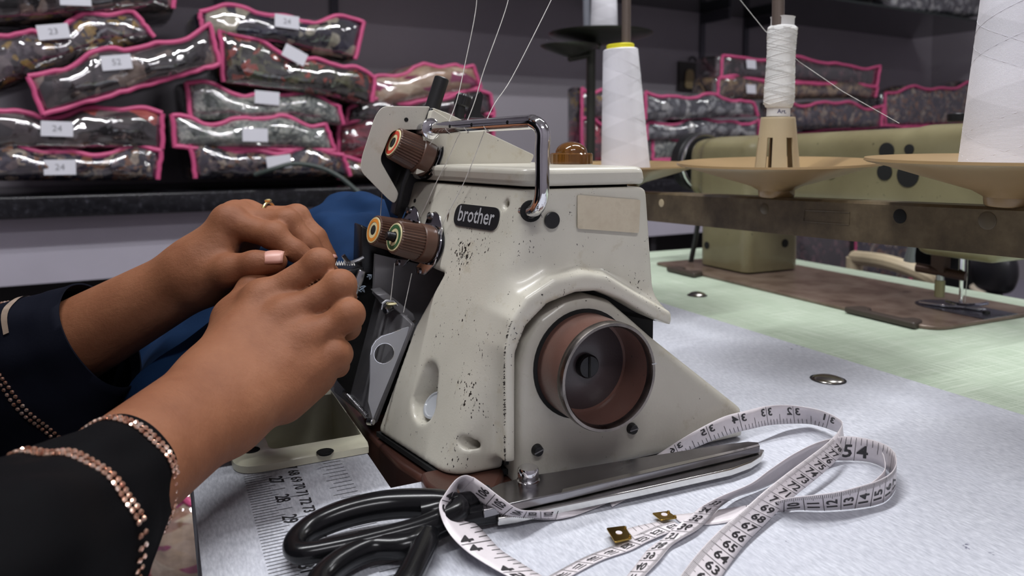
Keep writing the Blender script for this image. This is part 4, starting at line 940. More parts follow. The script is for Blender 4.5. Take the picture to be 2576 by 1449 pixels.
def lk_sdf(X, Y, Z):
    def bx_(x0, x1, y0, y1, z0, z1, r):
        qx = np.abs(X-(x0+x1)/2)-(x1-x0)/2+r; qy = np.abs(Y-(y0+y1)/2)-(y1-y0)/2+r; qz = np.abs(Z-(z0+z1)/2)-(z1-z0)/2+r
        return np.sqrt(np.maximum(qx, 0)**2+np.maximum(qy, 0)**2+np.maximum(qz, 0)**2)+np.minimum(np.maximum(qx, np.maximum(qy, qz)), 0)-r
    d = bx_(.594, .700, .456, .562, -.02, .195, .012)
    topz = .205+(.56-Y)*.025; arm_ = bx_(.603, .700, .10, .605, .112, .27, .016); arm_ = smax(arm_, Z-topz, .03); d = smin(d, arm_, .02)
    h = bx_(.612, .690, .112, .205, .066, .21, .010); d = smin(d, h, .015)
    h2 = np.sqrt(((X-.640)/1.0)**2+(Y-.205)**2)-.030; h2 = smax(h2, .080+np.abs(Y-.205)*.4-Z, .01); h2 = smax(h2, Z-.15, .004); d = smin(d, h2, .01)
    return d
v, q = surface_nets(lk_sdf, (.57, .08, .002), (.73, .63, .235), .004)
np_mesh('machine_arm', v, q, M['olive'], lk, 2)
for px, py, r_ in ((2230, 380, .010), (2287, 376, .006), (2225, 433, .010), (2284, 441, .014), (2090, 432, .009)):
    p = fx(px, py, .6025); MB().lathe([(r_, -.001), (r_, .0006), (r_*.6, .0008), (0, .0008)], 20, p, (-1, 0, 0)).build('black_port', M['black_matte'], lk)
for px, py, r_ in ((1778, 617, .008), (1975, 612, .009)):
    p = fx(px, py, .5935) if px < 1800 else fy(px, py, .4555); MB().lathe([(r_*.7, -.001), (r_*.7, .0006), (0, .0008)], 20, p, (-1, 0, 0) if px < 1800 else (0, -1, 0)).build('pillar_port', M['black_matte'], lk)
hw2 = MB().lathe([(.02, -.012), (.044, -.010), (.050, -.006), (.050, .012), (.044, .016), (.02, .016)], 40, (.652, .635, .165), (0, 1, 0)).build('black_handwheel', M['black'], lk)
MB().tube([Vector((.652+.046*math.cos(t), .620, .165+.046*math.sin(t))) for t in np.linspace(0, 6.28, 30)[:-1]], .003, 8, closed=True).build('wheel_groove', M['chrome'], hw2)
cyl('wheel_axle', (.652, .60, .165), (.652, .64, .165), .012, M['blackmetal'], lk)
cyl('top_screw', fx(2412, 305, .65), fx(2412, 286, .65), .012, M['blackmetal'], lk)
cyl('presser_bar', (.648, .196, .028), (.648, .196, .09), .0045, M['steel'], lk)
cyl('needle_bar', (.660, .178, .036), (.660, .178, .09), .0035, M['chrome'], lk)
cyl('presser_clamp', (.648, .196, .014), (.648, .196, .034), .0055, simple('old_brass_clamp', srgb(150, 145, 110), .4, .5), lk)
cyl('needle_shaft', (.660, .178, .006), (.660, .178, .036), .0022, M['chrome'], lk)
o = MB().prism(rloop([(.632, .212, .0055), (.668, .205, .0055), (.672, .165, .0055), (.664, .150, .0055), (.656, .152, .0055), (.652, .170, .0055), (.640, .185, .0055)], .002, 3), (0, 0, .002)).build('presser_foot', M['chrome'], lk, angle=40); bev(o, .0006, 2)
MB().tube(spline([(.652, .19, .010), (.648, .17, .010), (.645, .15, .014), (.646, .138, .018)], 5), .0018, 8).build('foot_toe', M['chrome'], lk)
cyl('guide_arm', fx(2305, 672, .64), fx(2430, 695, .655), .0055, simple('brown_guide_arm', srgb(70, 50, 42), .4, .5), lk)
MB().box((.648, .196, .055), (.012, .016, .022)).build('clamp_block', simple('brown_guide_arm', srgb(70, 50, 42), .4, .5), lk, smooth=False)
thread('needle_thread', [(.660, .172, .07), (.6605, .172, .04), (.661, .174, .008)], None, .0004, lk)
o = MB().tube([fx(a, b, .60) for a, b in ((1758, 548), (1748, 610), (1736, 668))], .004, 8).build('lifter_rod', M['black'], lk)
# blue-tipped plastic strip and the pieces of furniture glimpsed beyond the green table
tag(MB().tube([wor(fx(a, b, .70)) for a, b in ((2298, 600), (2290, 640), (2287, 658))], [.004, .0055, .007], 10).build('hanging_strip', simple('clear_plastic_strip', (.45, .52, .56), .2), None), 'pale translucent strip hanging under the thread stand rail', 'strip')
st_ = empty('stool', atY(2660, 1050, 2.1)*1.0, 0, 'pale rimmed round stool seat at the far right edge', 'stool'); st_.location.z = FLOOR
cz = atY(2650, 735, 2.1); sx_, sy_ = cz.x, cz.y; hz = cz.z-FLOOR; st_.location = (sx_, sy_, FLOOR)
MB().lathe([(.20, hz-.03), (.205, hz-.02), (.205, hz-.004), (.198, hz)], 40, caps=True).build('seat_rim', simple('cream_rim', srgb(190, 178, 160), .4), st_)
MB().lathe([(.192, hz-.002), (.185, hz+.003), (0, hz+.004)], 40).build('seat_pad', simple('slate_pad', srgb(96, 92, 104), .5), st_)
for k in range(4):
    a = k*math.pi/2+.4; MB().tube([(.13*math.cos(a), .13*math.sin(a), hz-.02), (.18*math.cos(a), .18*math.sin(a), 0)], .012, 10).build('leg', M['legs'], st_)
c_ = atY(2500, 678, 1.5); cr_ = empty('office_chair', (c_.x, c_.y, FLOOR), 0, 'black padded chair arm and post behind the green table at the right', 'chair'); zc = c_.z-FLOOR
def pad_sdf(X, Y, Z): return smax(np.sqrt((X/.033)**2+(Y/.06)**2+((Z-zc)/.062)**2)*.033-.033, np.abs(Z-zc)-.052, .02)
v, q = surface_nets(pad_sdf, (-.05, -.09, zc-.09), (.05, .09, zc+.09), .006); np_mesh('arm_pad', v, q, simple('black_vinyl', (.012, .012, .015), .35), cr_, 2)
cyl('arm_post', (0, 0, zc-.05), (0, 0, zc-.20), .018, M['black'], cr_)
MB().box((.12, 0, zc-.22), (.40, .40, .05)).build('seat', simple('black_vinyl', (.012, .012, .015), .35), cr_, smooth=False)
cyl('column', (.12, 0, .06), (.12, 0, zc-.24), .025, M['black'], cr_)
for k in range(5):
    a = k*2*math.pi/5; MB().tube([(.12, 0, .07), (.12+.25*math.cos(a), .25*math.sin(a), .03)], .018, 8).build('foot', M['black'], cr_)
ar = atY(2235, 660, 1.35); ar2 = atY(2320, 690, 1.30)
bn = empty('wooden_bench', (ar.x, ar.y, FLOOR), 0, 'cream wooden arm of a bench beyond the green table', 'bench')
MB().tube(spline([atY(2150, 648, 1.45)-bn.location, ar-bn.location, ar2-bn.location, atY(2345, 712, 1.3)-bn.location], 5), .014, 10).build('arm_rail', simple('cream_wood', srgb(180, 165, 138), .45, nscale=20), bn)
e_ = atY(2345, 712, 1.3)-bn.location; f_ = atY(2150, 648, 1.45)-bn.location
for q_ in (e_, f_): MB().tube([q_, (q_.x, q_.y, 0)], .016, 10).build('leg', MATS['cream_wood'], bn)
# ================================================================== thread stand of a machine further back
YB2 = 1.45; pb = atY(1486, 300, YB2); bs = empty('rear_thread_stand', (pb.x, YB2, 0), PHI, 'dark metal thread stand with saucers behind the yellow topped cone', 'thread stand')
def bl(px, py, Y=YB2):
    p = atY(px, py, Y)-bs.location; return Vector((p.x*CP+p.y*SP, -p.x*SP+p.y*CP, p.z))
M['dark_stand'] = simple('dark_olive_metal', (.05, .052, .042), .35, .5, nscale=20)
z_s = bl(1486, 98).z
cyl('stand_pole', (0, 0, -.05), (0, 0, z_s), .009, M['dark_stand'], bs)
c1 = bl(1511, 86); c2 = bl(1432, 116, YB2-.03)
for c_, k_ in ((c1, 1.14), (c2, .62)):
    MB().lathe([(.012*k_, -.020), (.03*k_, -.016), (.074*k_, -.006), (.088*k_, -.001), (.089*k_, .001), (.086*k_, .001), (.07*k_, -.001), (.03*k_, -.010), (0, -.011)], 48, c_).build('saucer', M['dark_stand'], bs, angle=50)
cyl('saucer_arm', c1+Vector((0, 0, -.024)), (0, 0, z_s-.01), .006, M['dark_stand'], bs); cyl('saucer_arm', c2+Vector((0, 0, -.024)), (0, 0, z_s-.03), .006, M['dark_stand'], bs)
cyl('cone_pin', bl(1476, 66), bl(1474, -80), .007, simple('grey_pin', (.18, .19, .22), .4), bs)
MB().box((0, 0, -.06), (.20, .12, .02)).build('stand_base', M['dark_stand'], bs, smooth=False)
cyl('floor_pole', (0, 0, FLOOR), (0, 0, -.06), .02, M['dark_stand'], bs)
c3 = empty('rear_thread_cone', bs.location+Vector((0, 0, 0)), 0, 'white thread cone on the dark stand at the top edge', 'thread cone', 'thread cones on the stand')
p = atY(1519, 66, YB2); c3.location = (p.x, p.y, p.z-.004)
MB().lathe([(.016, 0), (.0255, .0), (.0265, .002), (.0245, .06), (.017, .17), (.008, .171)], 40).build('wound_thread', M['yarn'], c3, angle=40)
# small framed plaque hanging on the wall
s_, z_ = room_hit(1745, 192, WN-.02); pq = empty('wall_plaque', room(s_, WN-.012, z_), RPHI, 'small dark plaque with a cream oval hanging on the back wall', 'plaque')
MB().box((0, 0, 0), (.168, .012, .125)).build('plaque_board', simple('dark_bronze_board', (.035, .030, .028), .4, nscale=15), pq, smooth=False)
MB().prism(rloop([(-.055, -.008, -.055), (0.005, -.008, -.055), (-.005, -.008, .03), (-.045, -.008, .03)], .02, 6), (0, -.004, 0)).build('cream_oval', simple('cream_relief', srgb(170, 150, 112), .6), pq)
MB().tube([(.02*math.cos(t), 0, .068+.02*math.sin(t)) for t in np.linspace(0, 3.14, 9)], .004, 6).build('hook_loop', M['blackmetal'], pq)
# ================================================================== packed bags of printed fabric
def print_mat(name, cols, scale=22, warp=.35, stripes=False, stretch=(1, 1, 1)):
    N = NT(name); vec = N.coord(stretch); ns = N.noise(scale*.35, 3, .55, vec)
    vm = N.n('ShaderNodeVectorMath', operation='ADD'); nc = N.n('ShaderNodeTexNoise'); nc.inputs['Scale'].default_value = scale*.5; nc.inputs['Detail'].default_value = 3; N.l(vec, nc.inputs['Vector'])
    sc_ = N.n('ShaderNodeVectorMath', operation='SCALE'); sc_.inputs['Scale'].default_value = warp*.25; N.l(nc.outputs[1], sc_.inputs[0]); N.l(vec, vm.inputs[0]); N.l(sc_.outputs[0], vm.inputs[1])
    vo = N.n('ShaderNodeTexVoronoi'); vo.inputs['Scale'].default_value = scale*2.2; N.l(vm.outputs[0], vo.inputs['Vector'])
    sep = N.n('ShaderNodeSeparateColor'); N.l(vo.outputs[1], sep.inputs[0])
    n_ = len(cols); c = N.ramp(sep.outputs[0], [(i/n_, k) for i, k in enumerate(cols)], 'CONSTANT')
    sh_ = N.ramp(N.noise(scale*3, 4, .6, vec), [(.3, (.35, .35, .35)), (.7, (1.15, 1.15, 1.15))]); c = N.mix(.8, c, sh_, 'MULTIPLY')
    N.set(col=c, rough=.6, coat=1.0, coat_rough=.025); N.b.inputs['Coat IOR'].default_value = 2.5
    wr_ = N.n('ShaderNodeTexNoise', noise_type='RIDGED_MULTIFRACTAL'); wr_.inputs['Scale'].default_value = 20; wr_.inputs['Detail'].default_value = 3; wr_.inputs['Distortion'].default_value = .8; N.l(N.coord(), wr_.inputs['Vector']); wr = wr_.outputs[0]; o = N.n('ShaderNodeBump'); o.inputs['Strength'].default_value = 1.0; o.inputs['Distance'].default_value = .0050; N.l(wr, o.inputs['Height']); N.l(o.outputs[0], N.b.inputs['Coat Normal'])
    N.bump(ns, .3, .004)
    return N.m
c_ = srgb
PM = {
 'navy': print_mat('navy_floral_print', [c_(28, 24, 44), c_(40, 34, 58), c_(22, 18, 30), c_(96, 82, 84), c_(120, 78, 50), c_(34, 28, 50), c_(150, 135, 120), c_(30, 26, 46)], 34),
 'taupe': print_mat('taupe_dark_floral_print', [c_(40, 34, 36), c_(30, 26, 28), c_(112, 96, 90), c_(60, 50, 52), c_(24, 20, 24), c_(134, 118, 110), c_(50, 42, 46)], 16, .6),
 'plum': print_mat('plum_grey_floral_print', [c_(66, 54, 62), c_(92, 80, 88), c_(40, 32, 38), c_(108, 96, 98), c_(52, 42, 50), c_(30, 24, 28), c_(150, 120, 60)], 26, .5),
 'coral': print_mat('black_coral_print', [c_(30, 26, 28), c_(44, 38, 40), c_(24, 20, 24), c_(168, 78, 70), c_(60, 50, 52), c_(120, 106, 104), c_(34, 28, 30), c_(84, 74, 74), c_(52, 46, 48), c_(28, 24, 28)], 9, .5),
 'grey': print_mat('grey_green_marble_print', [c_(120, 126, 122), c_(150, 154, 148), c_(96, 102, 100), c_(172, 174, 166), c_(130, 136, 132), c_(84, 90, 88)], 30, .6),
 'cream': print_mat('cream_leaf_on_navy_print', [c_(24, 24, 40), c_(176, 170, 150), c_(30, 30, 48), c_(160, 154, 136), c_(20, 20, 30), c_(40, 42, 66)], 11, .7),
 'garden': print_mat('black_garden_print', [c_(30, 28, 28), c_(60, 66, 44), c_(24, 22, 22), c_(150, 64, 50), c_(44, 42, 38), c_(90, 88, 62), c_(28, 26, 28)], 22, .6),
 'beige': print_mat('beige_swirl_print', [c_(186, 160, 136), c_(170, 140, 116), c_(204, 184, 160), c_(150, 50, 96), c_(192, 168, 148), c_(160, 120, 100)], 7, .9, stretch=(1, 1, 2.5)),
 'red': print_mat('crimson_print', [c_(120, 26, 48), c_(150, 34, 60), c_(84, 20, 36), c_(110, 30, 60), c_(60, 16, 28)], 9, .5, stretch=(1, 1, 3)),
 'stripe': print_mat('grey_stripe_print', [c_(70, 72, 80), c_(150, 152, 156), c_(50, 54, 62), c_(172, 172, 172), c_(90, 92, 98)], 18, .7),
 'brown': print_mat('brown_gold_print', [c_(84, 66, 56), c_(120, 98, 78), c_(54, 42, 38), c_(146, 122, 92), c_(66, 52, 48)], 22, .5),
 'dark': print_mat('maroon_black_print', [c_(36, 24, 30), c_(26, 18, 22), c_(60, 34, 42), c_(20, 16, 20), c_(90, 60, 66)], 22, .5),
}
M['pink'] = simple('pink_piping', srgb(206, 84, 132), .5, nscale=40, namp=.08)
M['sticker'] = simple('white_sticker', srgb(214, 214, 222), .6)
M['pen'] = simple('grey_pen', (.25, .25, .28), .6)
def bag(quad, n0, depth, mat, label, stick=None, num=None, ang=0.0, group='packed fabric bags on the counter', plane=None, seed=0, bulge=.035, sw=.062, sh_=.034, piping=(0, 1, 2, 3)):
    r_ = random.Random(seed*13+5)
    hit = plane or (lambda a, b: room_hit(a, b, n0))
    Q = [Vector((*hit(a, b), 0)) for a, b in quad]          # TL TR BR BL -> (s, z)
    if group.endswith('counter'):
        for q_ in Q: q_.y = max(q_.y, .086)               # rests on the granite top
    cs = sum((q_.x for q_ in Q))/4; cz_ = min(q_.y for q_ in Q)
    loc_ = room(cs, n0, cz_) if plane is None else plane.origin(cs, cz_)
    e_ = empty('fabric_bag', loc_, RPHI if plane is None else 0.0, label, 'bag', group)
    nu, nv = 22, 8; ph = [r_.uniform(0, 6.28) for _ in range(8)]
    def pt(u, v_, k):                                      # k 0 front .. 1 back
        a = Q[0].lerp(Q[1], u); b = Q[3].lerp(Q[2], u); p = a.lerp(b, v_)
        edge = (1-abs(2*u-1)**6)*(1-abs(2*v_-1)**3)
        wav = .30*math.sin(7*u+ph[0]+3*v_)+.22*math.sin(15*u+ph[1]-4*v_)+.12*math.sin(31*u+ph[2]+9*v_)+.10*math.sin(47*u-17*v_+ph[5])
        sag = .010*math.sin(9*u+ph[3])*(1-v_)+.006*math.sin(19*u+ph[4])*(1-v_)
        fr = -bulge*edge*(1+.5*wav)
        n_ = fr*(1-k)+ (depth+bulge*edge)*k
        return Vector((p.x-cs, n_, p.y-cz_+sag))
    mb = MB(); F_ = [[pt(i/nu, j/nv, 0) for i in range(nu+1)] for j in range(nv+1)]; B_ = [[pt(i/nu, j/nv, 1) for i in range(nu+1)] for j in range(nv+1)]
    mb.grid(F_); mb.grid([r[::-1] for r in B_])
    ring = [(0, i) for i in range(nu)]+[(j, nu) for j in range(nv)]+[(nv, i) for i in range(nu, 0, -1)]+[(j, 0) for j in range(nv, 0, -1)]
    rows = []
    for k in (0, .25, .5, .75, 1):
        sw_ = 1+.10*math.sin(math.pi*k); row = []
        for j, i in ring:
            f_ = F_[j][i].lerp(B_[j][i], k); c0 = Vector((0, f_.y, (Q[0].y+Q[1].y+Q[2].y+Q[3].y)/4-cz_)); d_ = f_-c0; row.append(c0+Vector((d_.x*(1+.03*math.sin(math.pi*k)), 0, d_.z*sw_)))
        rows.append(row+[row[0]])
    mb.grid(rows)
    me_ = mb.build('bag_body', PM[mat], e_, angle=70); bm = bmesh.new(); bm.from_mesh(me_.data); bmesh.ops.remove_doubles(bm, verts=bm.verts, dist=.0005); bmesh.ops.recalc_face_normals(bm, faces=bm.faces); bm.to_mesh(me_.data); bm.free()
    for f_ in me_.data.polygons: f_.use_smooth = True
    sides = [[(i/nu, 0) for i in range(nu+1)], [(1, j/nv) for j in range(nv+1)], [(1-i/nu, 1) for i in range(nu+1)], [(0, 1-j/nv) for j in range(nv+1)]]
    for k in piping:
        pts = [pt(u, v_, 0)+Vector((r_.uniform(-.0015, .0015), -.004, r_.uniform(-.002, .002))) for u, v_ in sides[k]]
        MB().tube(spline(pts, 2), .0058, 8).build('pink_piping', M['pink'], e_)
    if stick:
        s_, z_ = hit(*stick); lu, lz = s_-cs, z_-cz_
        u = (lu-(Q[0].x-cs))/max(1e-6, (Q[1].x-Q[0].x)); u = min(max(u, .05), .95); n_ = min(pt(u, v_, 0).y for v_ in (.3, .4, .5, .6, .7))-.003
        R_ = Matrix.Rotation(-ang, 3, 'Y'); tilt_ = Matrix.Rotation(-.12, 3, 'X')
        s2 = MB().box(Vector((lu, n_, lz)), (sw, .0012, sh_), R_ @ tilt_).build('number_sticker', M['sticker'], e_, smooth=False)
        if num:
            tv, tf = glyphs(num, .020); MB().add([Vector((lu, n_-.0014, lz))+(R_ @ tilt_) @ Vector((a, 0, b)) for a, b in tv], tf).build('handwritten_number', M['pen'], s2, smooth=False)
    return e_
BAGS = [
 (((-75, 378), (405, 380), (398, 452), (-75, 456)), .03, .32, 'navy', 'navy floral bag at the bottom of the left stack, sticker 24', (152, 420), '24', 0),
 (((-85, 285), (408, 278), (408, 376), (-85, 376)), .03, .32, 'coral', 'black and coral print bag second from the bottom of the left stack', (145, 325), '24', -.03),
 (((72, 188), (528, 72), (552, 162), (108, 288)), .0, .32, 'taupe', 'taupe and black floral bag lying tilted across the left stack', (292, 160), '52', .15),
 (((-80, 105), (335, 28), (388, 92), (-60, 235)), .05, .32, 'plum', 'plum grey floral bag above the tilted one, cut by the left edge', (136, 86), '23', .17),
 (((-80, -70), (437, -60), (437, 22), (-80, 58)), .05, .32, 'taupe', 'dark bag on top of the left stack at the upper edge', (190, 2), None, .05),
 (((478, 370), (862, 385), (880, 442), (492, 450)), .03, .32, 'navy', 'dark floral bag at the bottom of the second stack', (695, 407), None, .12),
 (((432, 298), (818, 305), (842, 378), (440, 370)), .03, .32, 'grey', 'grey marbled bag second from the bottom of the second stack', (635, 340), None, -.02),
 (((468, 213), (852, 255), (862, 312), (480, 298)), .06, .32, 'grey', 'grey marbled bag third from the bottom of the second stack', (665, 248), None, -.06),
 (((553, 82), (942, 195), (934, 258), (560, 205)), .04, .32, 'garden', 'black garden print bag sagging across the second stack', (733, 142), None, -.45),
 (((500, 20), (914, 58), (893, 148), (512, 88)), .05, .32, 'cream', 'cream leaf on navy bag on top of the second stack', (713, 60), '24', -.05),
 (((928, 192), (1190, 156), (1208, 222), (945, 275)), .14, .30, 'beige', 'beige swirl bag without sticker behind the black post', None, None, 0),
 (((875, 268), (1232, 232), (1242, 292), (870, 308)), .14, .30, 'dark', 'dark bag under the beige swirl bag', None, None, 0),
 (((850, 306), (1240, 292), (1240, 372), (850, 402)), .14, .30, 'red', 'crimson bag behind the machine head', None, None, 0),
 (((850, 404), (1240, 374), (1240, 432), (850, 452)), .14, .30, 'brown', 'brown bag at the bottom behind the machine head', None, None, 0),
 (((1815, 138), (2212, 168), (2204, 218), (1812, 196)), .06, .13, 'dark', 'maroon black bag on top of the right stack with a small sticker', (1880, 163), None, 0),
 (((1806, 198), (2206, 216), (2200, 246), (1803, 250)), .06, .13, 'brown', 'brown gold bag second from the top of the right stack', (1877, 225), None, 0),
 (((1622, 234), (1895, 254), (1905, 292), (1622, 302)), .0, .13, 'stripe', 'grey striped bag left of the small spool', None, None, 0),
 (((1625, 306), (1908, 304), (1908, 346), (1625, 352)), .02, .13, 'stripe', 'grey striped bag under the other striped one', None, None, 0),
 (((1640, 356), (1908, 350), (1908, 398), (1640, 402)), .04, .13, 'grey', 'grey bag with pink edge low in the stack left of the spool', None, None, 0),
 (((1640, 404), (1908, 400), (1908, 440), (1640, 446)), .04, .13, 'dark', 'dark bag at the foot of the stack left of the spool', None, None, 0),
 (((1978, 256), (2220, 268), (2214, 318), (1972, 326)), .0, .13, 'navy', 'navy floral bag right of the small spool, third layer', None, None, 0),
 (((1978, 328), (2440, 320), (2440, 400), (1972, 440)), .04, .13, 'navy', 'navy floral bag mostly hidden by the olive machine arm', None, None, 0),
 (((2225, 232), (2450, 212), (2450, 316), (2225, 320)), .06, .13, 'navy', 'purple navy bag beside the largest thread cone', None, None, 0),
 (((1462, 228), (1585, 232), (1585, 300), (1462, 300)), .10, .08, 'plum', 'plum bag half hidden behind the dark stand pole', None, None, 0),
 (((1462, 302), (1585, 302), (1585, 440), (1462, 436)), .10, .08, 'red', 'crimson bag half hidden behind the dark stand pole', None, None, 0),
]
for i, (qd, n0, dp, mt, lb, stk, num, ang) in enumerate(BAGS):
    far = qd[0][0] > 1400
    bag(qd, n0, dp, mt, lb, stk, num, ang, seed=i, bulge=.02 if far else .03, piping=(0, 1, 3) if i % 4 != 2 else (0, 1, 2, 3), sw=.062 if not far else .05)
# bags up on the glass shelf
for i, (qd, mt, lb) in enumerate(((((2010, -60), (2235, -50), (2240, 8), (2010, 4)), 'navy', 'navy bag on the glass shelf above the small spool'), (((2255, -60), (2470, -50), (2470, 30), (2255, 14)), 'stripe', 'grey striped bag on the glass shelf beside the largest cone'), (((1640, -90), (1990, -80), (1990, 0), (1640, -16)), 'dark', 'maroon bag on the glass shelf left of the navy one'))):
    e_ = bag(qd, WN-.46, .40, mt, lb, None, None, 0, 'packed bags on the glass shelf', seed=40+i, bulge=.01, piping=(0,)); e_.location.z = SHELF_Z+.006
# bags below on the floor and in the cupboard
class PlaneY:
    def __init__(s, Y): s.Y = Y
    def __call__(s, a, b): p = atY(a, b, s.Y); return (p.x, p.z)
    def origin(s, x, z): return Vector((x, s.Y, z))
PL = PlaneY(1.2)
bag(((370, 1245), (650, 1250), (650, 1500), (370, 1500)), 0, .30, 'beige', 'beige floral bag with pink edge on the floor under the table', None, None, 0, 'packed bags on the floor', PL, 51, .03)
bag(((370, 1505), (650, 1505), (650, 1838), (370, 1838)), 0, .30, 'brown', 'brown bag on the floor under the beige floral one', None, None, 0, 'packed bags on the floor', PL, 52, .03, piping=(0,))
for i, (x0, x1, mt, lb) in enumerate(((2000, 2150, 'dark', 'dark bag in the open cupboard behind the lockstitch machine'), (2155, 2290, 'navy', 'navy bag in the open cupboard near the bench arm'))):
    bag(((x0, 560), (x1, 566), (x1, 720), (x0, 716)), .10, .24, mt, lb, None, None, 0, 'packed bags in the cupboard', seed=60+i, bulge=.02, piping=(1,)).location.z = FLOOR+.30
# green power cord along the counter
tag(MB().tube(spline([room(*room_hit(a, b, n_)[:1], n_, room_hit(a, b, n_)[1]) for a, b, n_ in ((640, 440, -.02), (690, 424, -.04), (740, 412, -.05), (800, 420, -.06), (850, 442, -.08), (895, 478, -.10), (925, 510, -.12), (960, 620, -.15))]+[wor((.02, .36, .05)), wor((.03, .30, .06)), wor((.035, .235, .06))], 6), .0058, 8).build('power_cord', simple('dark_green_cord', srgb(52, 64, 60), .45), None), 'dark green cord curving over the counter behind the machine', 'cord')
# ================================================================== the sewing person: hands, sleeves, robe
def skin_mat():
    N = NT('warm_brown_skin'); low = N.noise(22, 4, .6); fine = N.noise(420, 3, .6)
    c = N.ramp(low, [(.3, srgb(122, 76, 52)), (.55, srgb(141, 93, 66)), (.75, srgb(156, 107, 79))]); c = N.mix(N.math('MULTIPLY', fine, .25), c, srgb(128, 80, 58))
    N.set(col=c, rough=.55, spec=.22, sss=.10); N.b.inputs['Subsurface Radius'].default_value = (.006, .0022, .0012); N.b.inputs['Subsurface Scale'].default_value = .6
    cr = N.noise(190, 5, .75, N.coord((1, 1.8, 1))); N.bump(cr, .5, .0010); return N.m
M['skin'] = skin_mat()
M['nail'] = simple('pink_nail', srgb(200, 148, 134), .38)
def chain_sdf(X, Y, Z, pts, rad, k=.004):
    d = None
    for i in range(len(pts)-1):
        c = caps(X, Y, Z, pts[i], pts[i+1], rad[i], rad[i+1]); d = c if d is None else smin(d, c, k)
    return d
J = lambda px, py, Y: np.array(atY(px, py, Y))
R_wr = J(535, 1008, .366); R_el = np.array((-.192, .140, .034))
L_wr = J(478, 702, .472); L_el = np.array((-.43, .477, -.016))
def right_hand(X, Y, Z):
    mcp = [J(662, 758, .422), J(722, 800, .412), J(773, 860, .404), J(787, 935, .399)]
    fing = [[mcp[0], J(802, 665, .426), J(824, 694, .450), J(800, 716, .462)], [mcp[1], J(856, 721, .418), J(864, 752, .441), J(832, 768, .454)],
            [mcp[2], J(878, 793, .410), J(876, 824, .433), J(842, 838, .444)], [mcp[3], J(849, 893, .403), J(850, 920, .424), J(822, 928, .434)]]
    rads = [[.0096, .0081, .0073, .0062], [.0098, .0084, .0076, .0064], [.0094, .0080, .0072, .0060], [.0090, .0074, .0064, .0055]]
    ax = (R_el-R_wr)/np.linalg.norm(R_el-R_wr)
    d = caps(X, Y, Z, R_wr-ax*.004, R_wr+ax*.15, .0162, .0165)
    d = smin(d, caps(X, Y, Z, R_wr+np.array((-.007, .004, .007)), R_wr+ax*.14+np.array((-.005, .0, .005)), .0124, .0138), .02)
    d = smin(d, caps(X, Y, Z, R_wr+np.array((.010, -.003, -.009)), R_wr+ax*.14+np.array((.005, 0, -.005)), .0120, .0138), .02)
    wr = [R_wr+np.array((-.006, .010, .010)), R_wr+np.array((.0, .006, .004)), R_wr+np.array((.007, .0, -.004)), R_wr+np.array((.012, -.004, -.010))]
    pal = None
    for w_, m_, r0, r1 in zip(wr, mcp, (.0125, .013, .013, .0125), (.0104, .0104, .0102, .0100)):
        c = caps(X, Y, Z, w_, m_, r0, r1); pal = c if pal is None else smin(pal, c, .012)
    for w_, m_ in zip(wr, mcp):                       # palm side, away from the viewer
        pal = smin(pal, caps(X, Y, Z, w_*.6+m_*.4+np.array((.004, .014, -.004)), m_+np.array((.0, .012, -.006)), .012, .0095), .012)
    d = smin(d, pal, .014)
    # thumb
    th = chain_sdf(X, Y, Z, [J(556, 930, .388), J(590, 800, .430), J(642, 722, .450), J(694, 690, .462)], [.0150, .0118, .0092, .0070], .006); d = smin(d, th, .012)
    d = smin(d, caps(X, Y, Z, J(612, 815, .424), mcp[0]+np.array((-.004, .006, 0)), .0120, .0090), .010)   # web between thumb and index
    fs = None
    for f_, r_ in zip(fing, rads):
        c = chain_sdf(X, Y, Z, f_, r_, .003); kn = np.sqrt((X-f_[1][0])**2+(Y-f_[1][1]+.001)**2+(Z-f_[1][2]-.001)**2)-r_[1]*1.05; c = smin(c, kn, .004)
        fs = c if fs is None else smin(fs, c, .0024)
    d = smin(d, fs, .0040)
    for m_ in mcp: d = smin(d, np.sqrt((X-m_[0])**2+(Y-m_[1]+.003)**2+(Z-m_[2]-.003)**2)-.0086, .008)   # knuckles
    return d
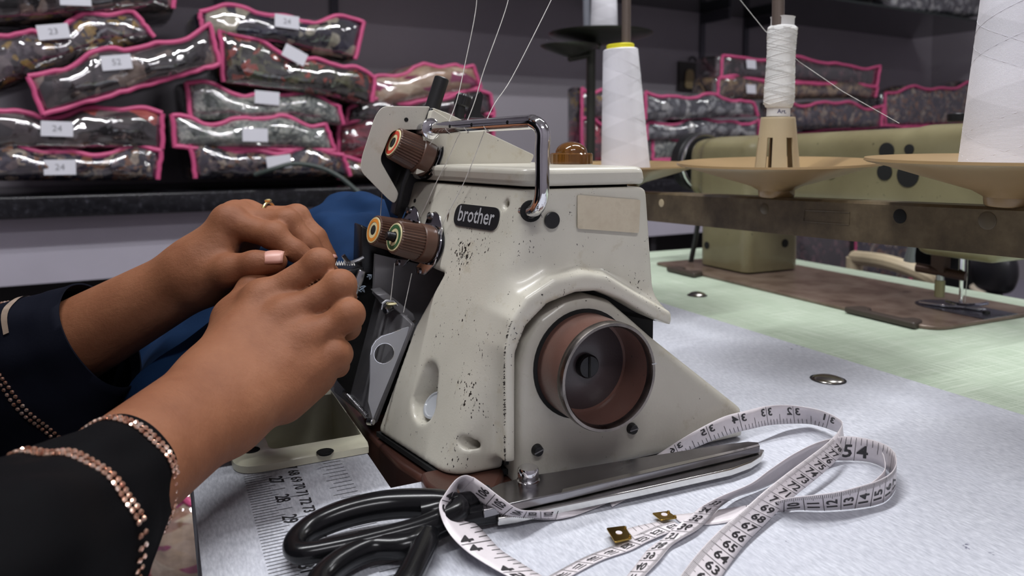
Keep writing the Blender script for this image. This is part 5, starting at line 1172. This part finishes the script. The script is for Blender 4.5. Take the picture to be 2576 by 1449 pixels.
def left_hand(X, Y, Z):
    mcp = [J(574, 560, .474), J(592, 551, .490), J(618, 547, .506), J(640, 560, .520)]
    fing = [[mcp[0], J(688, 594, .466), J(744, 632, .464), J(782, 655, .464)], [mcp[1], J(722, 560, .482), J(776, 612, .480), J(808, 651, .478)],
            [mcp[2], J(746, 548, .498), J(796, 597, .494), J(829, 651, .490)], [mcp[3], J(738, 572, .514), J(780, 622, .510), J(800, 664, .506)]]
    rads = [[.0090, .0080, .0068, .0056], [.0094, .0081, .0068, .0056], [.0090, .0079, .0067, .0056], [.0085, .0074, .0062, .0052]]
    ax = (L_el-L_wr)/np.linalg.norm(L_el-L_wr)
    d = caps(X, Y, Z, L_wr, L_wr+ax*.17, .0172, .0300)
    d = smin(d, caps(X, Y, Z, L_wr+np.array((0, .010, .002)), L_wr+ax*.17+np.array((0, .008, 0)), .0160, .028), .02)
    wr = [L_wr+np.array((.002, -.004, .006)), L_wr+np.array((.002, .004, .008)), L_wr+np.array((.002, .012, .008)), L_wr+np.array((.002, .020, .004))]
    pal = None
    for w_, m_, r0, r1 in zip(wr, mcp, (.0135, .014, .0135, .013), (.0098, .0102, .0100, .0095)):
        c = caps(X, Y, Z, w_, m_, r0, r1); pal = c if pal is None else smin(pal, c, .012)
    pal = smin(pal, caps(X, Y, Z, L_wr+np.array((.018, .016, -.004)), mcp[2]+np.array((.0, .004, -.010)), .0130, .0095), .012)
    d = smin(d, pal, .014)
    th = chain_sdf(X, Y, Z, [J(508, 700, .466), J(578, 680, .454), J(640, 664, .450), J(697, 659, .450)], [.0145, .0096, .0077, .0064], .005); d = smin(d, th, .010)
    d = smin(d, caps(X, Y, Z, J(524, 655, .468), J(560, 618, .470), .0125, .0098), .009)
    fs = None
    for f_, r_ in zip(fing, rads):
        c = chain_sdf(X, Y, Z, f_, r_, .003); kn = np.sqrt((X-f_[1][0])**2+(Y-f_[1][1])**2+(Z-f_[1][2]-.001)**2)-r_[1]*1.04; c = smin(c, kn, .004)
        fs = c if fs is None else smin(fs, c, .0024)
    d = smin(d, fs, .0045)
    for m_ in mcp: d = smin(d, np.sqrt((X-m_[0])**2+(Y-m_[1])**2+(Z-m_[2]-.002)**2)-.0088, .008)
    return d
B_ = np.array((.9026, .4305, 0)); A_ = np.array((.4305, -.9026, 0)); T0 = np.array((-.405, .300, 0))
R_sh = T0+A_*.165+np.array((0, 0, .27)); L_sh = T0-A_*.165+np.array((0, 0, .27))
def torso(X, Y, Z, grow=0.0):
    d = caps(X, Y, Z, T0+np.array((0, 0, -.30)), T0+np.array((0, 0, .20)), .135, .120)
    d = smin(d, caps(X, Y, Z, R_sh, L_sh, .065, .065), .09)
    d = smin(d, caps(X, Y, Z, R_sh, R_el, .052, .042), .03); d = smin(d, caps(X, Y, Z, L_sh, L_el, .052, .042), .03)
    d = smin(d, caps(X, Y, Z, T0+np.array((0, 0, .28)), T0+np.array((0, 0, .40)), .052, .048), .04)
    for s_ in (-1, 1):
        hip = T0+A_*.09*s_+np.array((0, 0, -.30)); kn = hip+B_*.42+A_*.05*s_+np.array((0, 0, .02)); d = smin(d, caps(X, Y, Z, hip, kn, .085, .062), .05)
        d = smin(d, caps(X, Y, Z, kn, np.array((kn[0]-.05, kn[1], FLOOR+.06)), .058, .040), .03)
    return d-grow
pe = empty('person', (T0[0], T0[1], FLOOR), 0, 'person in a black robe with jewelled cuffs guiding blue cloth into the machine', 'person')
def pchild(o):
    for v_ in o.data.vertices: v_.co -= pe.location
    o.parent = pe; return o
parts = []
v1, q1 = surface_nets(right_hand, (-.235, .235, -.02), (-.070, .49, .155), .0014)
v2, q2 = surface_nets(left_hand, (-.40, .425, -.02), (-.095, .56, .165), .0017)
def head(X, Y, Z):
    c = T0+np.array((0, 0, .50)); d = np.sqrt(((X-c[0])/.078)**2+((Y-c[1])/.078)**2+((Z-c[2])/.108)**2)*.078-.078
    n_ = c+B_*.085; d = smin(d, caps(X, Y, Z, n_+np.array((0, 0, .02)), n_+B_*.012+np.array((0, 0, -.022)), .008, .012), .012)
    for s_ in (-1, 1):
        e_ = c+B_*.080+A_*.030*s_+np.array((0, 0, .008)); d = smax(d, -(np.sqrt((X-e_[0])**2+(Y-e_[1])**2+(Z-e_[2])**2)-.012), .008)
    m_ = c+B_*.082+np.array((0, 0, -.050)); d = smin(d, caps(X, Y, Z, m_-A_*.018, m_+A_*.018, .007, .007), .008)
    return smin(d, caps(X, Y, Z, T0+np.array((0, 0, .30)), T0+np.array((0, 0, .46)), .048, .048), .03)
v3, q3 = surface_nets(head, (T0[0]-.14, T0[1]-.14, .28), (T0[0]+.14, T0[1]+.14, .64), .006)
vv = np.concatenate([v1, v2, v3]); qq = np.concatenate([q1, q2+len(v1), q3+len(v1)+len(v2)])
pchild(np_mesh('body', vv, qq, M['skin'], None, 3))
# robe
def robe_mat(name, col, weave=900):
    N = NT(name); n_ = N.noise(weave, 2); c = N.ramp(N.noise(18, 3), [(.3, tuple(k*.8 for k in col)), (.7, col)]); N.set(col=c, rough=.75, sheen=0.0, spec=.05); N.bump(n_, .3, .0003); return N.m
M['robe'] = robe_mat('black_crepe', (.0042, .0040, .0048)); M['navy_crepe'] = robe_mat('navy_crepe', (.008, .009, .016), 500)
v, q = surface_nets(lambda X, Y, Z: torso(X, Y, Z, .016), (T0[0]-.30, T0[1]-.36, FLOOR+.01), (T0[0]+.60, T0[1]+.45, .40), .014)
pchild(np_mesh('robe', v, q, M['robe'], None, 3))
def scarf(X, Y, Z):
    c = T0+np.array((0, 0, .50)); d = np.sqrt(((X-c[0])/.094)**2+((Y-c[1])/.094)**2+((Z-c[2])/.122)**2)*.094-.094
    d = smin(d, caps(X, Y, Z, T0+np.array((0, 0, .33)), T0+np.array((0, 0, .42)), .10, .07), .05)
    f_ = c+B_*.10+np.array((0, 0, -.005)); op = np.sqrt((((X-f_[0])*B_[0]+(Y-f_[1])*B_[1])/.09)**2+(((X-f_[0])*A_[0]+(Y-f_[1])*A_[1])/.058)**2+((Z-f_[2])/.082)**2)*.058-.058
    return smax(d, -op, .01)
v, q = surface_nets(scarf, (T0[0]-.16, T0[1]-.16, .22), (T0[0]+.16, T0[1]+.16, .66), .007)
pchild(np_mesh('headscarf', v, q, M['robe'], None, 3))
# sleeves as draped tubes round the forearms
def sleeve(name, wr, el, ts, rads, mat, squash=1.0, sag=0.0, seed=1, off=(0, 0, 0)):
    wr, el = Vector(wr), Vector(el); ax = (el-wr).normalized(); e1 = ax.cross(Vector((0, 0, 1))).normalized(); e2 = e1.cross(ax); r_ = random.Random(seed); ph = [r_.uniform(0, 6.3) for _ in range(4)]
    n = 72; rows = []; L_ = (el-wr).length
    def P(t, a, lift=0.0, kk=None):
        i = 0
        while i < len(ts)-2 and t > ts[i+1]: i += 1
        f_ = min(max((t-ts[i])/(ts[i+1]-ts[i]), 0), 1); f_ = f_*f_*(3-2*f_); r0 = rads[i]+(rads[i+1]-rads[i])*f_
        dep = min(1, max(0, (t-ts[0]+.02)/.12))
        r0 *= 1+dep*(.05*math.sin(3*a+9*t+ph[0])+.035*math.sin(5*a-14*t+ph[1])+.02*math.sin(9*a+20*t+ph[2]))
        s_ = -sag*dep*max(0, -math.sin(a))
        return wr+ax*(L_*t)+Vector(off)+e1*math.cos(a)*(r0+lift)+e2*(math.sin(a)*(r0*squash+lift)+s_)
    M_ = 40
    for j in range(M_+1):
        t = ts[0]+(ts[-1]-ts[0])*j/M_; rows.append([P(t, 2*math.pi*i/n) for i in range(n+1)])
    inner = [[P(ts[0], 2*math.pi*i/n, -.0012) for i in range(n+1)], [P(ts[0]+.03, 2*math.pi*i/n, -.003) for i in range(n+1)]]
    mb = MB(); mb.grid(inner[::-1]+rows); o = pchild(mb.build(name, mat, None, angle=80)); return o, P
def stones(P, tfun, parent, n, r, gap, name='jewelled_trim', rows=2):
    mb = MB(); bk = []
    for k in range(n):
        a = 2*math.pi*k/n
        for j in range(rows):
            t = tfun(a)+gap*(j-.5*(rows-1)); c = P(t, a, .0002); t2 = P(t+.004, a, .0002); a2 = P(t, a+.02, .0002); nn = (t2-c).cross(a2-c).normalized(); ctr = P(t, 0, 0)*.5+P(t, math.pi, 0)*.5
            if nn.dot(c-ctr) < 0: nn = -nn
            mb.lathe([(r, 0), (r*1.0, r*.35), (r*.55, r*.85), (0, r*.85)], 7, c, nn)
    o = pchild(mb.build(name, M['stone'], None, smooth=False)); o['kind'] = 'stuff'; o['label'] = 'rose gold rhinestone trim'
    o.parent = parent; 
    return o
def stone_mat():
    N = NT('rose_rhinestones'); c = N.ramp(N.vor(300, None, 'F1', 0), [(.1, srgb(150, 92, 72)), (.5, srgb(226, 176, 150)), (.9, srgb(255, 230, 215))]); N.set(col=c, rough=.1, metal=.75, spec=.8); return N.m
M['stone'] = stone_mat()
o, P = sleeve('right_sleeve', R_wr, R_el, [.262, .31, .41, .60, 1.05], [.0222, .0234, .0270, .041, .057], M['robe'], 1.05, .034, 3)
o.name = 'sleeve'
for tf_, n_ in ((lambda a: .281+.008*math.sin(a+.5), 62), (lambda a: .415+.012*math.sin(a+.5), 72)):
    stones(P, tf_, o, n_, .00125, .0115)
o, P = sleeve('left_sleeve', L_wr, L_el, [.275, .34, .46, .72, 1.05], [.0330, .0355, .041, .052, .062], M['navy_crepe'], 1.15, .010, 5, (0, .004, -.004)); o.name = 'sleeve'
stones(P, lambda a: .445+.01*math.sin(a), o, 100, .0013, .012)
pr_ = MB().grid([[P(.395+.014*j, a, .0009) for a in np.linspace(1.5, 2.5, 14)] for j in range(2)]).build('floral_binding', PM['beige'], None); pchild(pr_); pr_.parent = o
# nails and the gold ring
def nail(c, n_, u, L_, w_, parent):
    n_ = Vector(n_).normalized(); u = Vector(u); u = (u-n_*u.dot(n_)).normalized(); s_ = n_.cross(u); P_ = []
    for i in range(7):
        x = -1+2*i/6; row = []
        for j in range(7):
            y = -1+2*j/6; wd = w_*math.sqrt(max(.02, 1-.45*max(0, abs(x)-.2)**2)); row.append(Vector(c)+u*(x*L_)+s_*(y*wd)-n_*(.0016*y*y+.0005*x*x))
        P_.append(row)
    o = MB().grid(P_).build('finger_nail', M['nail'], None, angle=80); m_ = o.modifiers.new('s', 'SOLIDIFY'); m_.thickness = .0006; pchild(o); return o
tipL = Vector(J(690, 658, .450)); d_ = Vector(J(697, 659, .450))-Vector(J(640, 664, .450))
nail(tipL+Vector((.0006, -.0047, .0046)), (0.05, -.72, .70), d_, .0062, .0050, pe)
for (a, b, Yt), (c_, e_, Yd) in (((782, 655, .464), (744, 632, .464)), ((808, 651, .478), (776, 612, .480)), ((829, 651, .490), (796, 597, .494))):
    t_ = Vector(J(a, b, Yt)); u_ = t_-Vector(J(c_, e_, Yd)); nail(t_+Vector((.0024, -.0020, .0044)), (.50, -.36, .75), u_, .0042, .0036, pe)
rc = Vector(J(676, 549, .503)); rd = Vector(J(748, 548, .500))-Vector(J(616, 548, .506)); rd.normalize(); e1 = rd.cross(Vector((0, 0, 1))).normalized(); e2 = e1.cross(rd)
o = MB().tube([rc+(e1*math.cos(t)+e2*math.sin(t))*.0108 for t in np.linspace(0, 2*math.pi, 33)[:-1]], .0010, 8, closed=True).build('finger_ring', M['gold'], None); pchild(o)
o['label'] = 'thin gold ring'
MB().lathe([(.0022, 0), (.0026, .0012), (.0014, .002), (0, .002)], 8, rc+e2*.0112, e2).build('ring_setting', M['gold'], None).parent = None
bpy.data.objects['ring_setting'].data.transform(Matrix.Translation(-pe.location)); bpy.data.objects['ring_setting'].parent = o
# ================================================================== the blue cloth being sewn
def blue_mat():
    N = NT('royal_navy_twill'); n_ = N.noise(800, 2, .5, N.coord((1, .3, 1))); c = N.ramp(N.noise(14, 3), [(.3, srgb(16, 36, 64)), (.7, srgb(26, 52, 88))]); N.set(col=c, rough=.85, sheen=.0, spec=.1); N.bump(n_, .3, .0003); return N.m
M['blue'] = blue_mat()
bc_ = empty('blue_cloth', wor((-.12, .16, 0)), 0, 'royal blue cloth bunched behind the needle and hanging to the lap', 'cloth')
def bchild(o):
    for v_ in o.data.vertices: v_.co -= bc_.location
    o.parent = bc_; return o
def folds(X, Y, Z):
    d = None
    for a, b, r0, r1 in (((905, 545, .60), (985, 560, .58), .021, .016), ((820, 590, .57), (905, 600, .56), .018, .020), ((845, 620, .55), (940, 640, .53), .016, .014), ((790, 640, .54), (880, 668, .52), .012, .010), ((870, 540, .62), (900, 640, .58), .020, .020), ((800, 570, .60), (960, 640, .57), .016, .018), ((820, 700, .55), (940, 720, .55), .016, .016), ((700, 680, .50), (840, 685, .51), .006, .006)):
        c = caps(X, Y, Z, J(*a), J(*b), r0, r1); d = c if d is None else smin(d, c, .010)
    w_ = .0010*np.sin(X*150+Z*190)+.0008*np.sin(Y*130-Z*260+1.3)
    return d+w_
v, q = surface_nets(folds, (-.26, .47, .03), (-.05, .67, .175), .0024)
bchild(np_mesh('bunched_folds', v, q, M['blue'], None, 3))
path_c = [atY(850, 692, .500), atY(760, 705, .490), atY(660, 740, .475), atY(560, 830, .470), atY(470, 915, .465), atY(390, 980, .455), atY(320, 1060, .45), atY(270, 1240, .45), atY(250, 1420, .45)]
pc = spline(path_c, 5); sheet = []
for i, p_ in enumerate(pc):
    t = i/(len(pc)-1); wd = .075+.035*t; row = []
    for j in range(17):
        s_ = -1+2*j/16; f_ = .010*t*math.sin(s_*7+3*t)+.004*math.sin(s_*15-5*t); dv = Vector((-.35, .93, .30 if s_ > 0 else .05)).normalized()
        row.append(p_+dv*(s_*wd+.045)+Vector((-.3, -.3, .9))*f_-Vector((0, 0, .012*abs(s_)**2)))
    sheet.append(row)
o = bchild(MB().grid(sheet).build('hanging_panel', M['blue'], None, angle=80)); m_ = o.modifiers.new('s', 'SOLIDIFY'); m_.thickness = .0012
zz = MB()
for k in range(9):
    a, b, c = atY(838+k*6, 668, .485), atY(841+k*6, 657, .488), atY(844+k*6, 668, .485); zz.tube([a, b, c], .0004, 5)
o = bchild(zz.build('overlock_stitches', M['thread'], None)); o['kind'] = 'stuff'
